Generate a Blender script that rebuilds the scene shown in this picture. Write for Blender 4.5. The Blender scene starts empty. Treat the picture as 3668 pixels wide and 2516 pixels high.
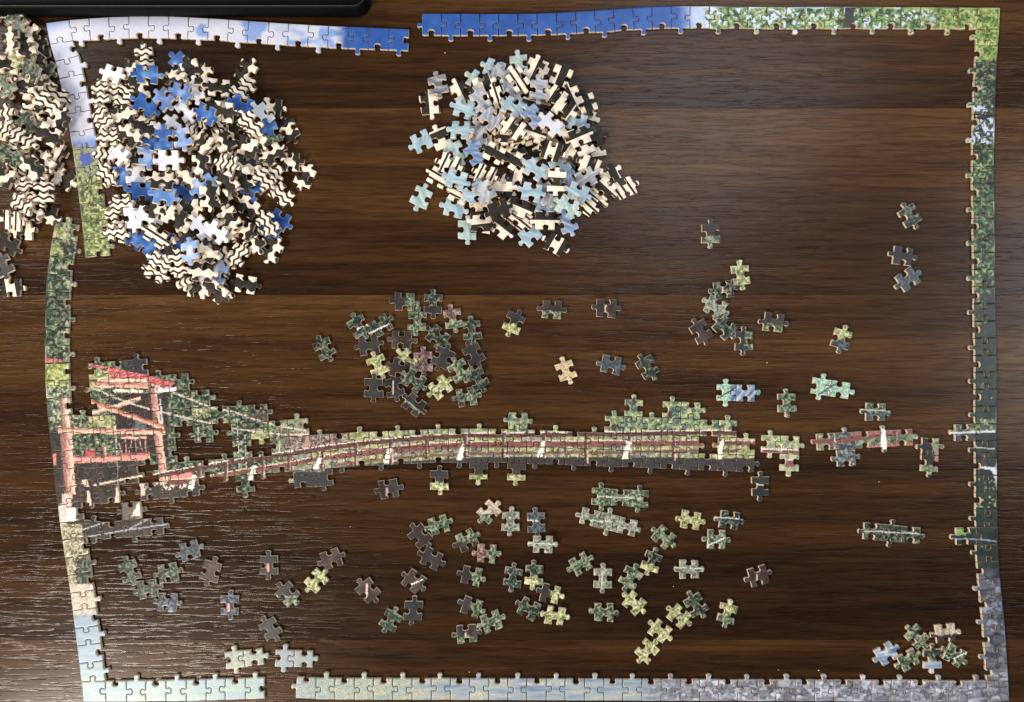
import bpy, math, random
import numpy as np
from mathutils import Vector, Matrix
from mathutils.geometry import delaunay_2d_cdt

# ------------------------------------------------------------------ camera, light, exposure
SC = bpy.context.scene
COL = SC.collection
S = 0.000288                 # metres on the table for one unit of layout
LENS = 22.5
H = LENS / 36.0 * 3668 * S   # height of the phone above the table
T = 0.0028                   # thickness of a puzzle piece
KT = 1 - T / H

cam_d = bpy.data.cameras.new('camera')
cam_d.lens = LENS; cam_d.sensor_width = 36; cam_d.clip_start = 0.01; cam_d.clip_end = 50
cam = bpy.data.objects.new('camera', cam_d); COL.objects.link(cam)
cam.location = (0, 0, H)
SC.camera = cam

world = bpy.data.worlds.new('World'); SC.world = world; world.use_nodes = True
bg = world.node_tree.nodes['Background']
bg.inputs[0].default_value = (1.0, 0.97, 0.94, 1); bg.inputs[1].default_value = 0.14

def area(name, loc, size, sizey, power, color, target=(0, 0, 0)):
    d = bpy.data.lights.new(name, 'AREA'); d.shape = 'RECTANGLE'
    d.size = size; d.size_y = sizey; d.energy = power; d.color = color
    o = bpy.data.objects.new(name, d); COL.objects.link(o)
    o.location = loc
    o.rotation_euler = (Vector(target) - Vector(loc)).to_track_quat('-Z', 'Y').to_euler()
    return o
area('window_light', (-1.27, -1.44, 1.2), 0.75, 0.5, 66, (1.0, 0.91, 0.79))
area('ceiling_light', (0.70, 0.92, 1.9), 0.9, 1.0, 15, (0.80, 0.88, 1.0))
area('side_fill', (-2.9, 1.7, 2.2), 1.3, 1.3, 56, (1.0, 0.94, 0.86))  # added fill from far left, placed so its reflection stays out of frame
area('side_fill', (2.6, 0.2, 1.9), 1.2, 1.2, 30, (0.90, 0.95, 1.0))  # added fill from the far right, weaker and cooler
vs = SC.view_settings
vs.view_transform = 'Standard'; vs.look = 'None'; vs.exposure = 0.0; vs.gamma = 1.0
vs.use_curve_mapping = False

rng = random.Random(7)

def W(px, py, k=KT):
    return (px - 1834) * S * k, (1258 - py) * S * k

# ------------------------------------------------------------------ noise and colour
def lin(c):
    c = np.asarray(c, float) / 255.0
    return np.where(c <= 0.04045, c / 12.92, ((c + 0.055) / 1.055) ** 2.4)

def _h(i, j, s):
    v = np.sin(i * 127.1 + j * 311.7 + s * 74.7) * 43758.5453
    return v - np.floor(v)

def vnoise(x, y, s=0.0):
    xi = np.floor(x); yi = np.floor(y); fx = x - xi; fy = y - yi
    fx = fx * fx * (3 - 2 * fx); fy = fy * fy * (3 - 2 * fy)
    a = _h(xi, yi, s); b = _h(xi + 1, yi, s); c = _h(xi, yi + 1, s); d = _h(xi + 1, yi + 1, s)
    return (a + (b - a) * fx) * (1 - fy) + (c + (d - c) * fx) * fy

def fbm(x, y, sx, sy=None, s=0.0, o=3):
    sy = sy or sx; r = 0; a = 1; t = 0
    for k in range(o):
        r = r + a * vnoise(x / sx * 2 ** k, y / sy * 2 ** k, s + k * 3.3); t += a; a *= 0.62
    return r / t

def ramp(t, cols):
    t = np.clip(t, 0, 1)[:, None] * (len(cols) - 1)
    cols = np.array([lin(c) for c in cols])
    i = np.clip(np.floor(t).astype(int), 0, len(cols) - 2)[:, 0]
    f = t - i[:, None]
    return cols[i] * (1 - f) + cols[i + 1] * f

def fol(x, y, cols, s=0.0, sc=11, con=2.3, bias=0.0):
    n = fbm(x, y, sc * 0.8, sc * 0.8, s, 3)
    cols = [_desat(c, 0.78) if (c[1] >= c[0] and c[1] > c[2]) or (c[1] > c[2] + 40 and c[0] - c[1] < 30) else c for c in cols]
    return ramp((n - 0.5) * con + 0.5 + bias, cols)

def stones(x, y, s=0.0, sx=34, sy=22):
    gx = x / sx + 0.5 * fbm(x, y, 40, 40, s); gy = y / sy
    xi = np.floor(gx); yi = np.floor(gy)
    f1 = np.full(len(x), 9.0); f2 = np.full(len(x), 9.0); tone = np.zeros(len(x))
    for a in (-1, 0, 1):
        for b in (-1, 0, 1):
            cx = xi + a; cy = yi + b
            d = np.hypot(gx - cx - _h(cx, cy, s + 1), gy - cy - _h(cx, cy, s + 2))
            near = d < f1
            f2 = np.where(near, f1, np.minimum(f2, d)); tone = np.where(near, _h(cx, cy, s + 5), tone)
            f1 = np.where(near, d, f1)
    t = 0.25 + 0.6 * tone + 0.35 * (fbm(x, y, 7, 7, s) - 0.5)
    c = ramp(t, [(66, 66, 72), (112, 110, 114), (150, 148, 152), (196, 194, 198)])
    crack = np.clip((f2 - f1) / 0.22, 0.0, 1)[:, None]
    return c * (0.22 + 0.78 * crack)

PAL = {
 'K': [(38, 36, 37), (52, 50, 50), (66, 62, 62)], 'B': [(42, 34, 32), (58, 48, 45), (84, 70, 66)],
 'D': [(24, 34, 30), (46, 64, 52), (78, 100, 74), (150, 165, 120)],
 'G': [(34, 54, 42), (74, 108, 76), (122, 152, 96), (196, 206, 150)],
 'Y': [(84, 98, 48), (150, 160, 78), (200, 200, 116), (236, 230, 170)],
 'T': [(28, 40, 37), (46, 66, 57), (80, 102, 84), (150, 170, 138)],
 'M': [(112, 162, 138), (146, 198, 170), (196, 226, 200)],
 'P': [(84, 104, 84), (132, 148, 118), (176, 184, 150), (214, 214, 190)],
 'S': [(48, 54, 60), (70, 78, 84), (104, 112, 118)],
 'L': [(110, 124, 156), (146, 162, 188), (192, 206, 220)],
 'V': [(132, 148, 150), (156, 164, 156), (174, 172, 142)],
 'X': [(134, 146, 146), (146, 156, 156), (150, 156, 168)],
 'W': [(216, 212, 206), (238, 234, 226)],
 'R': [(78, 56, 52), (126, 92, 84), (208, 160, 146)],
 'N': [(150, 126, 100), (204, 184, 156), (226, 212, 192)],
 'A': [(26, 30, 40), (42, 50, 62), (120, 134, 150)],
 'O': [(140, 120, 50), (214, 196, 110), (238, 222, 160), (222, 160, 110)],
 'U': [(60, 90, 150), (124, 150, 184), (212, 222, 230)],
 's': [(30, 66, 130), (44, 86, 158), (66, 110, 178), (120, 158, 206)],
 'z': [(40, 78, 150), (46, 88, 162), (56, 98, 170)],
 'k': [(84, 132, 206), (136, 172, 222), (214, 220, 236)],
 'c': [(206, 210, 226), (222, 224, 234), (236, 236, 240)],
 'l': [(120, 162, 190), (150, 188, 208), (186, 210, 218)],
 'e': [(126, 164, 164), (160, 194, 192), (196, 214, 204)],
 'g': [(122, 128, 142), (160, 166, 180), (206, 208, 214)],
 'b': [(72, 104, 160), (112, 146, 200), (170, 190, 222)],
 'y': [(80, 82, 88), (130, 134, 142), (196, 194, 180)],
}
def _desat(c, k, g=1.0):
    m = 0.30 * c[0] + 0.59 * c[1] + 0.11 * c[2]
    return tuple(max(0, min(255, (m + (v - m) * k) * g)) for v in c)
for _k in 'DGTPYM': PAL[_k] = [_desat(c, 0.85) for c in PAL[_k]]
for _k in 'UL': PAL[_k] = [_desat(c, 0.7) for c in PAL[_k]]
for _k in 'lebg': PAL[_k] = [_desat(c, 0.72) for c in PAL[_k]]
for _k in 'RON': PAL[_k] = [_desat(c, 0.75, 0.92) for c in PAL[_k]]
for _k in 'DGTP': PAL[_k] = [_desat(c, 0.9, 0.84) for c in PAL[_k]]
PAL['Y'] = [_desat(c, 0.94, 0.93) for c in PAL['Y']]
SMOOTH = set('KBsckXz')
STREAK = set('legbVXyLU')

def pal(ch, x, y, s):
    if ch in STREAK:
        a = (s * 37) % 3.14
        u = x * math.cos(a) + y * math.sin(a); v = -x * math.sin(a) + y * math.cos(a)
        return ramp((fbm(u, v, 46, 6, s) - 0.5) * 1.9 + 0.5, PAL[ch])
    if ch in SMOOTH:
        return ramp((fbm(x, y, 40, 40, s) - 0.5) * 1.6 + 0.5, PAL[ch])
    return fol(x, y, PAL[ch], s, 7.4, 2.5, -0.03)

def paint(style, x, y, s):
    """printed colours of one loose piece; x, y run from its middle"""
    x = np.asarray(x, float); y = np.asarray(y, float)
    base, _, extra = style.partition('+')
    wob = (fbm(x, y, 18, 18, s + 9) - 0.5) * 16
    if '/' in base:
        a, b = base.split('/'); m = (y + wob > 6)[:, None]
        c = np.where(m, pal(b, x, y, s + 3), pal(a, x, y, s))
    elif '|' in base:
        a, b = base.split('|'); m = (x + wob > 2)[:, None]
        c = np.where(m, pal(b, x, y, s + 3), pal(a, x, y, s))
    else:
        c = pal(base, x, y, s)
    for e in extra:
        a = {'w': 2.7, 'h': 0.05, 'v': 1.6, 'p': 1.55, 'd': 2.6, 'x': 0.7}[e]
        d = np.abs(-(x) * math.sin(a) + y * math.cos(a) + (7 if e in 'hw' else -4))
        wdt, cc = {'w': (2.0, (225, 225, 220)), 'h': (2.0, (196, 200, 190)), 'v': (2.4, (220, 190, 176)),
                   'p': (4.0, (196, 152, 142)), 'd': (2.5, (58, 66, 66)), 'x': (2.5, (150, 158, 140))}[e]
        al = np.abs(x * math.cos(a) + y * math.sin(a) - (9 if e == 'p' else 0))
        c = np.where(((d < wdt) & (al < {'p': 15, 'v': 26}.get(e, 99)))[:, None], lin(cc), c)
    return c

# painting with shapes, for pictures that run over many pieces
def in_poly(x, y, pts):
    inside = np.zeros(len(x), bool); n = len(pts)
    for i in range(n):
        x1, y1 = pts[i]; x2, y2 = pts[(i + 1) % n]
        if y1 == y2: continue
        m = ((y1 > y) != (y2 > y)) & (x < (x2 - x1) * (y - y1) / (y2 - y1) + x1)
        inside ^= m
    return inside

def line_d(x, y, pts):
    """distance to a polyline and the signed side (below positive)"""
    best = np.full(len(x), 1e9); side = np.zeros(len(x))
    for (x1, y1), (x2, y2) in zip(pts[:-1], pts[1:]):
        dx, dy = x2 - x1, y2 - y1; L2 = dx * dx + dy * dy
        t = np.clip(((x - x1) * dx + (y - y1) * dy) / L2, 0, 1)
        ex, ey = x - x1 - t * dx, y - y1 - t * dy
        d = np.hypot(ex, ey); sd = (dx * ey - dy * ex)
        m = d < best
        best = np.where(m, d, best); side = np.where(m, np.sign(sd), side)
    return best, side

def put(c, m, col):
    if np.ndim(m) == 1: m = m.astype(float)[:, None]
    return c * (1 - m) + (lin(col) if np.ndim(col) == 1 else col) * m

def stroke(c, x, y, pts, w, col, soft=1.2):
    d, _ = line_d(x, y, pts)
    return put(c, np.clip((w / 2 - d) / soft + 0.5, 0, 1), col)

UP_RAIL = [(545, 1703), (600, 1691), (726, 1668), (838, 1649), (908, 1638), (978, 1626), (1061, 1616), (1123, 1604), (1250, 1588), (1403, 1571), (1536, 1561), (1680, 1554), (1818, 1552), (2055, 1549), (2245, 1549), (2428, 1544), (2640, 1544)]
MID_RAIL = [(611, 1722), (706, 1714), (818, 1692), (922, 1675), (978, 1666), (1061, 1652), (1131, 1638), (1250, 1621), (1333, 1610), (1420, 1600), (1538, 1588), (1683, 1585), (1818, 1582), (2240, 1580), (2496, 1580), (2710, 1582)]

def rail(c, x, y, pts, off, w, top, body):
    p = [(a, b + off) for a, b in pts]
    d, s = line_d(x, y, p)
    n = fbm(x, y, 50, 5, 2.0)
    if top:
        c = put(c, (d < w) & (s > 0), ramp(n * 1.2 - 0.1, [np.array(body) * 0.72, body, np.minimum(np.array(body) * 1.2, 255)]))
        c = put(c, (d < 3.0) & (s <= 0), top)
    else:
        c = put(c, d < w / 2, ramp(n * 1.2 - 0.1, [np.array(body) * 0.75, body, np.minimum(np.array(body) * 1.18, 255)]))
    return c

def log(c, x, y, a, b, w, seed=1.0, base=(196, 128, 114)):
    ax, ay = a; bx, by = b
    base = _desat(base, 0.74)
    L = math.hypot(bx - ax, by - ay); ux, uy = (bx - ax) / L, (by - ay) / L
    u = (x - ax) * ux + (y - ay) * uy; v = (x - ax) * -uy + (y - ay) * ux
    m = (u > 0) & (u < L) & (np.abs(v) < w / 2)
    n = fbm(u, v, 30, 3, seed)
    t = 0.5 + 0.9 * (n - 0.5) - v / w * (0.9 if uy > abs(ux) else -0.9)
    bb = np.array(base)
    return put(c, m, ramp(t, [bb * 0.52, bb * 0.9, np.minimum(bb * 1.12 + 10, 255), (240, 208, 186)]))

def smooth(v, a, b):
    t = np.clip((v - a) / (b - a), 0, 1); return t * t * (3 - 2 * t)

def paint_bridge(x, y, s=0):
    """the picture on the left border, the bridge and the lower left corner"""
    green = fol(x, y, PAL['T'][:2] + PAL['G'][1:], 3.0, 10, 2.2, -0.04)
    pale = fol(x, y, PAL['P'][1:] + [(206, 206, 130)], 5.0, 12, 2.0)
    yel = fol(x, y, [(108, 122, 62)] + PAL['Y'][1:], 6.0, 13, 2.0)
    pale = pale * 0.74; yel = yel * 0.86
    c = green
    # right half: grass behind the rails
    grass = np.where((fbm(x, y, 90, 30, 8.0) > 0.5)[:, None], pale, yel)
    m = smooth(x, 930, 1160)
    c = c * (1 - m[:, None]) + grass * m[:, None]
    hi = (x > 1700) & (y < 1545)
    c = put(c, hi, fol(x, y, [(62, 78, 92), (96, 122, 96), (140, 160, 110), (192, 196, 130)], 4.0, 11, 2.3))
    c = put(c, (x > 640) & (x < 720) & (y < 1400), green)
    c = put(c, (x > 455) & (x < 530) & (y < 1340), ramp(fbm(x, y, 9, 9, 4.0), [(40, 40, 46), (52, 52, 58), (66, 70, 72)]))
    c = put(c, in_poly(x, y, [(300, 1320), (390, 1330), (400, 1390), (318, 1400)]), yel)
    c = put(c, in_poly(x, y, [(320, 1490), (410, 1490), (412, 1540), (320, 1540)]) & (fbm(x, y, 24, 24, 1.0) > 0.42), yel)
    c = put(c, (x > 690) & (x < 740) & (y > 1455) & (y < 1495) & (fbm(x, y, 16, 16, 1.0) > 0.45), yel)
    c = put(c, (x > 900) & (x < 960) & (y > 1540) & (y < 1590), yel)
    # twigs and trunk by the end of the cables
    tw = (x > 1020) & (x < 1250) & (y > 1545) & (y < 1612)
    c = put(c, tw & (fbm(x, y, 7, 7, 4.0) > 0.42), fol(x, y, [(60, 48, 46), (120, 96, 92), (198, 176, 170)], 2.0, 7))
    for p in ([(1072, 1490), (1096, 1535), (1110, 1600)], [(1108, 1545), (1090, 1605)], [(1105, 1500), (1110, 1545)]):
        c = stroke(c, x, y, p, 9, (176, 140, 124))
    c = put(c, (x > 895) & (x < 970) & (y < 1510) & (fbm(x, y, 14, 30, 7.0) > 0.5), (84, 70, 66))
    # inside of the shelter
    dark = [(408, 1412), (500, 1408), (640, 1415), (640, 1545), (412, 1545)]
    c = put(c, in_poly(x, y, dark) & (x < 590 + 18 * fbm(x, y, 20, 20, 2.0)), ramp(fbm(x, y, 30, 30), [(42, 38, 37), (54, 48, 46), (64, 58, 56)]))
    c = put(c, (x > 485) & (x < 525) & (y > 1500) & (y < 1545), (92, 104, 110))
    c = put(c, (x > 495) & (x < 530) & (y > 1565) & (y < 1620), (76, 92, 100))
    c = put(c, (x > 430) & (x < 640) & (y > 1553) & (y < 1625) & (x < 600), ramp(fbm(x, y, 30, 30), [(46, 42, 40), (60, 54, 52)]))
    # roof
    roof = [(320, 1302), (540, 1347), (628, 1371), (612, 1388), (556, 1384), (530, 1352), (500, 1362), (392, 1350), (384, 1326), (322, 1312)]
    st = (np.sin((y - 0.21 * x) * 1.15) > 0.35)
    c = put(c, in_poly(x, y, roof), np.where(st[:, None], lin((214, 138, 136)), lin((172, 76, 82))))
    c = put(c, in_poly(x, y, [(400, 1340), (535, 1352), (560, 1384), (470, 1352)]), np.where(st[:, None], lin((214, 138, 136)), lin((172, 76, 82))))
    c = put(c, in_poly(x, y, [(566, 1392), (632, 1388), (632, 1404), (562, 1408)]), (214, 214, 222))
    c = log(c, x, y, (330, 1372), (532, 1378), 27, 1.0, (190, 118, 104))
    c = put(c, in_poly(x, y, [(350, 1354), (524, 1360), (528, 1370), (350, 1366)]), (238, 208, 180))
    c = stroke(c, x, y, [(408, 1399), (512, 1403)], 9, (236, 226, 196))
    c = log(c, x, y, (545, 1390), (566, 1560), 30, 2.0, (170, 104, 98))
    c = log(c, x, y, (565, 1556), (590, 1735), 27, 3.0, (216, 146, 130))
    c = put(c, in_poly(x, y, [(571, 1430), (577, 1430), (586, 1540), (580, 1540)]), (200, 200, 204))
    c = log(c, x, y, (505, 1428), (324, 1486), 14, 4.0, (214, 172, 144))
    c = log(c, x, y, (322, 1437), (588, 1532), 17, 5.0, (214, 124, 104))
    c = log(c, x, y, (206, 1541), (592, 1548), 19, 6.0, (224, 152, 128))
    c = log(c, x, y, (432, 1566), (528, 1567), 10, 7.0, (222, 156, 142))
    for a, b in (((450, 1572), (452, 1626)), ((474, 1572), (462, 1626)), ((484, 1572), (488, 1626)), ((498, 1572), (512, 1622)), ((520, 1572), (524, 1622)), ((425, 1584), (438, 1624))):
        c = stroke(c, x, y, [a, b], 2.6, (208, 160, 152))
    # deck of the shelter
    c = log(c, x, y, (178, 1640), (362, 1641), 19, 8.0, (206, 124, 116))
    c = log(c, x, y, (384, 1638), (536, 1630), 22, 9.0, (206, 116, 110))
    c = put(c, (x > 178) & (x < 530) & (y > 1651 - 0.05 * (x - 190)) & (y < 1664 - 0.05 * (x - 190)), (216, 150, 142))
    c = put(c, (x > 308) & (x < 342) & (y > 1612) & (y < 1631), (190, 84, 86))
    c = log(c, x, y, (372, 1600), (376, 1668), 13, 3.0, (200, 120, 114))
    under = (y > 1666 - 0.05 * (x - 190)) & (x < 500 + 20 * fbm(x, y, 15, 15)) & (y < 1960)
    c = put(c, under, ramp(fbm(x, y, 26, 26, 3.0) * 1.2, [(40, 38, 36), (52, 48, 46), (72, 64, 60)]))
    c = put(c, (x > 480) & (x < 760) & (y > MIDY(x) + 12), ramp(fbm(x, y, 26, 26, 3.0), [(44, 42, 42), (60, 56, 56), (78, 72, 70)]))
    c = put(c, (x > 480) & (x < 700) & (y > 1715) & (y < 1755) & (fbm(x, y, 7, 9, 6.0) > 0.6), (222, 206, 190))
    c = put(c, in_poly(x, y, [(612, 1706), (690, 1690), (690, 1712), (612, 1722)]), (222, 140, 140))
    c = stroke(c, x, y, [(340, 1738), (420, 1722), (508, 1705)], 7, (216, 194, 174))
    for p in ([(293, 1720), (313, 1718), (318, 1742), (300, 1744)], [(312, 1758), (320, 1758), (328, 1812), (312, 1812)], [(416, 1745), (424, 1745), (428, 1800), (412, 1800)], [(508, 1730), (514, 1730), (522, 1776), (504, 1776)]):
        c = put(c, in_poly(x, y, p), (226, 196, 178))
    # cables and hangers
    for p in ([(325, 1386), (400, 1420), (480, 1450), (560, 1472), (600, 1481), (690, 1503), (782, 1523), (832, 1534), (908, 1545), (1014, 1557), (1117, 1559)],
              [(545, 1378), (622, 1407), (695, 1436), (751, 1459), (838, 1476), (896, 1498), (992, 1526), (1095, 1543)]):
        c = stroke(c, x, y, p, 5.2, (206, 194, 180))
    for a, b in (((411, 1480), (423, 1745)), ((705, 1456), (706, 1500)), ((710, 1530), (712, 1600)), ((848, 1500), (859, 1688)), ((877, 1560), (882, 1682)), ((997, 1534), (1004, 1690)), ((1047, 1590), (1049, 1680)), ((716, 1660), (722, 1715)), ((1229, 1590), (1234, 1680)), ((1418, 1600), (1420, 1660)), ((1612, 1575), (1612, 1650)), ((1820, 1515), (1821, 1660)), ((2040, 1545), (2040, 1625)), ((2272, 1540), (2272, 1660))):
        c = stroke(c, x, y, [a, b], 2.4, (214, 206, 198))
    # bridge rails, posts, deck
    onr = x > 545
    cc = rail(c, x, y, UP_RAIL, 48, 10, None, (120, 86, 80))
    cc = rail(cc, x, y, UP_RAIL, 72, 10, None, (120, 90, 82)) if True else cc
    c = np.where((onr & (x > 1190))[:, None], cc, c)
    deck = (y > DECKY(x)) & (x > 1150)
    c = put(c, deck, ramp(fbm(x, y, 30, 12, 3.0), [(48, 46, 46), (62, 59, 59), (78, 74, 73)]))
    cc = rail(c, x, y, MID_RAIL, 0, 15, (226, 208, 190), (124, 80, 76))
    cc = rail(cc, x, y, UP_RAIL, 0, 15, (236, 224, 206), (92, 62, 61))
    c = np.where(onr[:, None], cc, c)
    for px_, y0, y1 in ((716, 1668, 1740), (810, 1655, 1728), (942, 1640, 1712), (1035, 1625, 1695), (1155, 1608, 1690), (1275, 1590, 1668), (1401, 1575, 1662), (1529, 1562, 1645), (1668, 1558, 1642), (1804, 1556, 1640), (1948, 1556, 1642), (2100, 1556, 1660), (2255, 1552, 1645), (2413, 1552, 1650), (2580, 1552, 1648)):
        c = log(c, x, y, (px_, y0), (px_, y1), 13, 2.0, (100, 60, 60))
    for bx, by, hh in ((687, 1702, 50), (902, 1668, 52), (1137, 1640, 42), (1387, 1606, 54), (1650, 1592, 56), (1937, 1582, 56), (2243, 1580, 64), (2577, 1580, 66)):
        c = put(c, in_poly(x, y, [(bx + 3, by), (bx + 16, by), (bx + 6, by + hh), (bx - 15, by + hh)]), (246, 242, 226))
    for p in ([(2165, 1537), (2250, 1512), (2345, 1490)], [(2435, 1474), (2505, 1450)], [(2230, 1436), (2262, 1428)]):
        c = stroke(c, x, y, p, 4, (98, 96, 92))
    for p in ([(2190, 1520), (2204, 1520), (2206, 1545), (2192, 1545)], [(2262, 1424), (2276, 1428), (2278, 1450), (2266, 1448)], [(2394, 1475), (2408, 1475), (2408, 1500), (2396, 1500)]):
        c = put(c, in_poly(x, y, p), (84, 56, 54))
    # lower dark row with light lines
    for p in ([(290, 1900), (395, 1866)], [(455, 1900), (540, 1854)], [(300, 1926), (460, 1898), (600, 1878)]):
        c = stroke(c, x, y, p, 3.4, (176, 180, 184))
    c = put(c, in_poly(x, y, [(440, 1795), (510, 1788), (515, 1860), (440, 1862)]), ramp(fbm(x, y, 20, 20), [(92, 82, 78), (122, 110, 104)]))
    c = put(c, in_poly(x, y, [(498, 1796), (504, 1848), (470, 1850)]), (240, 230, 212))
    # yellow green pieces hanging below the deck
    c = put(c, (x > 1670) & (x < 1890) & (y > 1702), yel)
    c = put(c, (x > 1052) & (x < 1205) & (y > 1690) & (x > 0), (58, 58, 60))
    # the border column and its lower end, the bottom edge
    b = np.zeros(len(x)); b = x < 292 + 0.12 * np.clip(y - 1870, 0, 400)
    edge = b | (y > 1960)
    e = np.where((y < 1290)[:, None], fol(x, y, PAL['D'][1:2] + PAL['G'], 9.0, 12, 2.3, 0.03), c)
    e = put(e, (y > 1045) & (y < 1150) & (fbm(x, y, 40, 30, 3.0) > 0.38) & (x > 165), fol(x, y, PAL['D'], 2.0, 9))
    e = put(e, (y < 960) & (fbm(x, y, 50, 40, 6.0) > 0.5) & (x < 250), yel)
    e = put(e, (y > 1286) & (y < 1300) & (x < 222), np.where((np.sin((y - .2 * x) * 1.3) > 0.2)[:, None], lin((206, 140, 132)), lin((168, 86, 86))))
    e = put(e, (y > 1304) & (y < 1385), fol(x, y, [(80, 104, 60), (140, 156, 80), (180, 188, 104), (206, 204, 136)], 3.0, 11))
    e = put(e, (y > 1385) & (y < 1545), fol(x, y, PAL['D'][1:] + [(190, 196, 150)], 5.0, 9, 2.2))
    e = put(e, (y > 1545) & (y < 1830) & (x < 222), ramp(fbm(x, y, 14, 30), [(44, 40, 40), (60, 56, 54), (90, 84, 80)]))
    e = put(e, (y > 1626) & (y < 1668) & (x < 200), (214, 132, 124))
    e = log(e, x, y, (226, 1424), (240, 1548), 28, 4.0, (190, 142, 126))
    e = log(e, x, y, (236, 1540), (250, 1772), 40, 5.0, (206, 138, 124))
    e = log(e, x, y, (206, 1541), (330, 1546), 19, 6.0, (224, 152, 128))
    e = put(e, (y > 1770) & (y < 1816) & (x > 222) & (x < 258), (206, 184, 176))
    e = put(e, (y > 1814) & (y < 1878) & (x < 240), (206, 196, 184))
    e = put(e, (y > 1818) & (y < 1868) & (x >= 238) & (x < 272), (236, 234, 218))
    pl = fol(x, y, [(60, 58, 50), (120, 122, 88), (176, 168, 140), (214, 204, 184)], 7.0, 7, 2.2)
    e = put(e, (y >= 1878) & (y < 2010), pl)
    e = put(e, (y >= 2000) & (y < 2095), np.where((x > 262 + 20 * fbm(x, y, 20, 20))[:, None], fol(x, y, PAL['D'], 4.0, 10), pl))
    e = put(e, (y >= 2092) & (y < 2205), fol(x, y, [(162, 146, 132), (190, 176, 162), (212, 200, 188)], 2.0, 5, 1.6))
    wat = ramp(fbm(x, y, 70, 9, 4.0) * 1.5 - 0.25, [(124, 148, 170), (142, 162, 178), (162, 174, 176)])
    wat = np.where((y > 2400)[:, None], ramp(fbm(x, y, 60, 12, 4.0) * 1.6 - 0.3, [(136, 160, 174), (152, 172, 178), (170, 180, 168)]), wat)
    k = smooth(y + 0.15 * (x - 260), 2190, 2230)[:, None]
    e = e * (1 - k) + wat * k
    c = np.where(edge[:, None], e, c)
    return c

def _interp(pts, x): return np.interp(x, [p[0] for p in pts], [p[1] for p in pts])
def MIDY(x): return _interp(MID_RAIL, x)
def DECKY(x): return np.interp(x, [1100, 1250, 1400, 1700, 2200, 2710], [1690, 1668, 1656, 1638, 1638, 1643])

def paint_sky_corner(x, y, s=0):
    white = ramp(fbm(x, y, 130, 60, 2.0) * 1.3 - 0.1, [(186, 196, 222), (204, 208, 226), (218, 218, 228)])
    c = white
    c = put(c, smooth(330 - (x - 163) - (y - 82) * 1.6, 200, 330) * 0.85, (132, 164, 224))
    blot = smooth(fbm(x, y, 90, 60, 5.0) + 0.16 * smooth(x, 600, 1100), 0.60, 0.74) * smooth(x, 560, 680)
    c = put(c, blot * 0.8, (104, 146, 212))
    c = put(c, smooth(x + 30 * (fbm(x, y, 40, 40, 3.0) - .5), 1195, 1245), pal('z', x, y, 2.0))
    k = smooth(y + 20 * (fbm(x, y, 30, 30, 1.0) - .5), 470, 520) * (x < 420)
    c = put(c, k, (118, 146, 206))
    g = (y + 60 * (fbm(x, y, 26, 26, 4.0) - 0.5) > 525) & (x < 420)
    c = put(c, g, fol(x, y, PAL['G'][1:2] + PAL['P'][1:3] + PAL['Y'][1:3], 2.0, 11, 2.2, smooth(np.array(y), 600, 700) * 0.05))
    c = put(c, (np.hypot(x - 308, y - 572) < 15 + 14 * fbm(x, y, 12, 12)), (74, 92, 170))
    g2 = (y > 630) & (x < 420)
    c = put(c, g2, fol(x, y, [(48, 66, 46), (96, 116, 64), (144, 156, 84), (196, 198, 130)], 8.0, 10, 2.5))
    for p in ([(290, 640), (310, 760)], [(312, 560), (330, 640), (322, 720)], [(285, 690), (350, 610)]):
        c = stroke(c, x, y, p, 3, (78, 82, 58))
    return c

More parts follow.
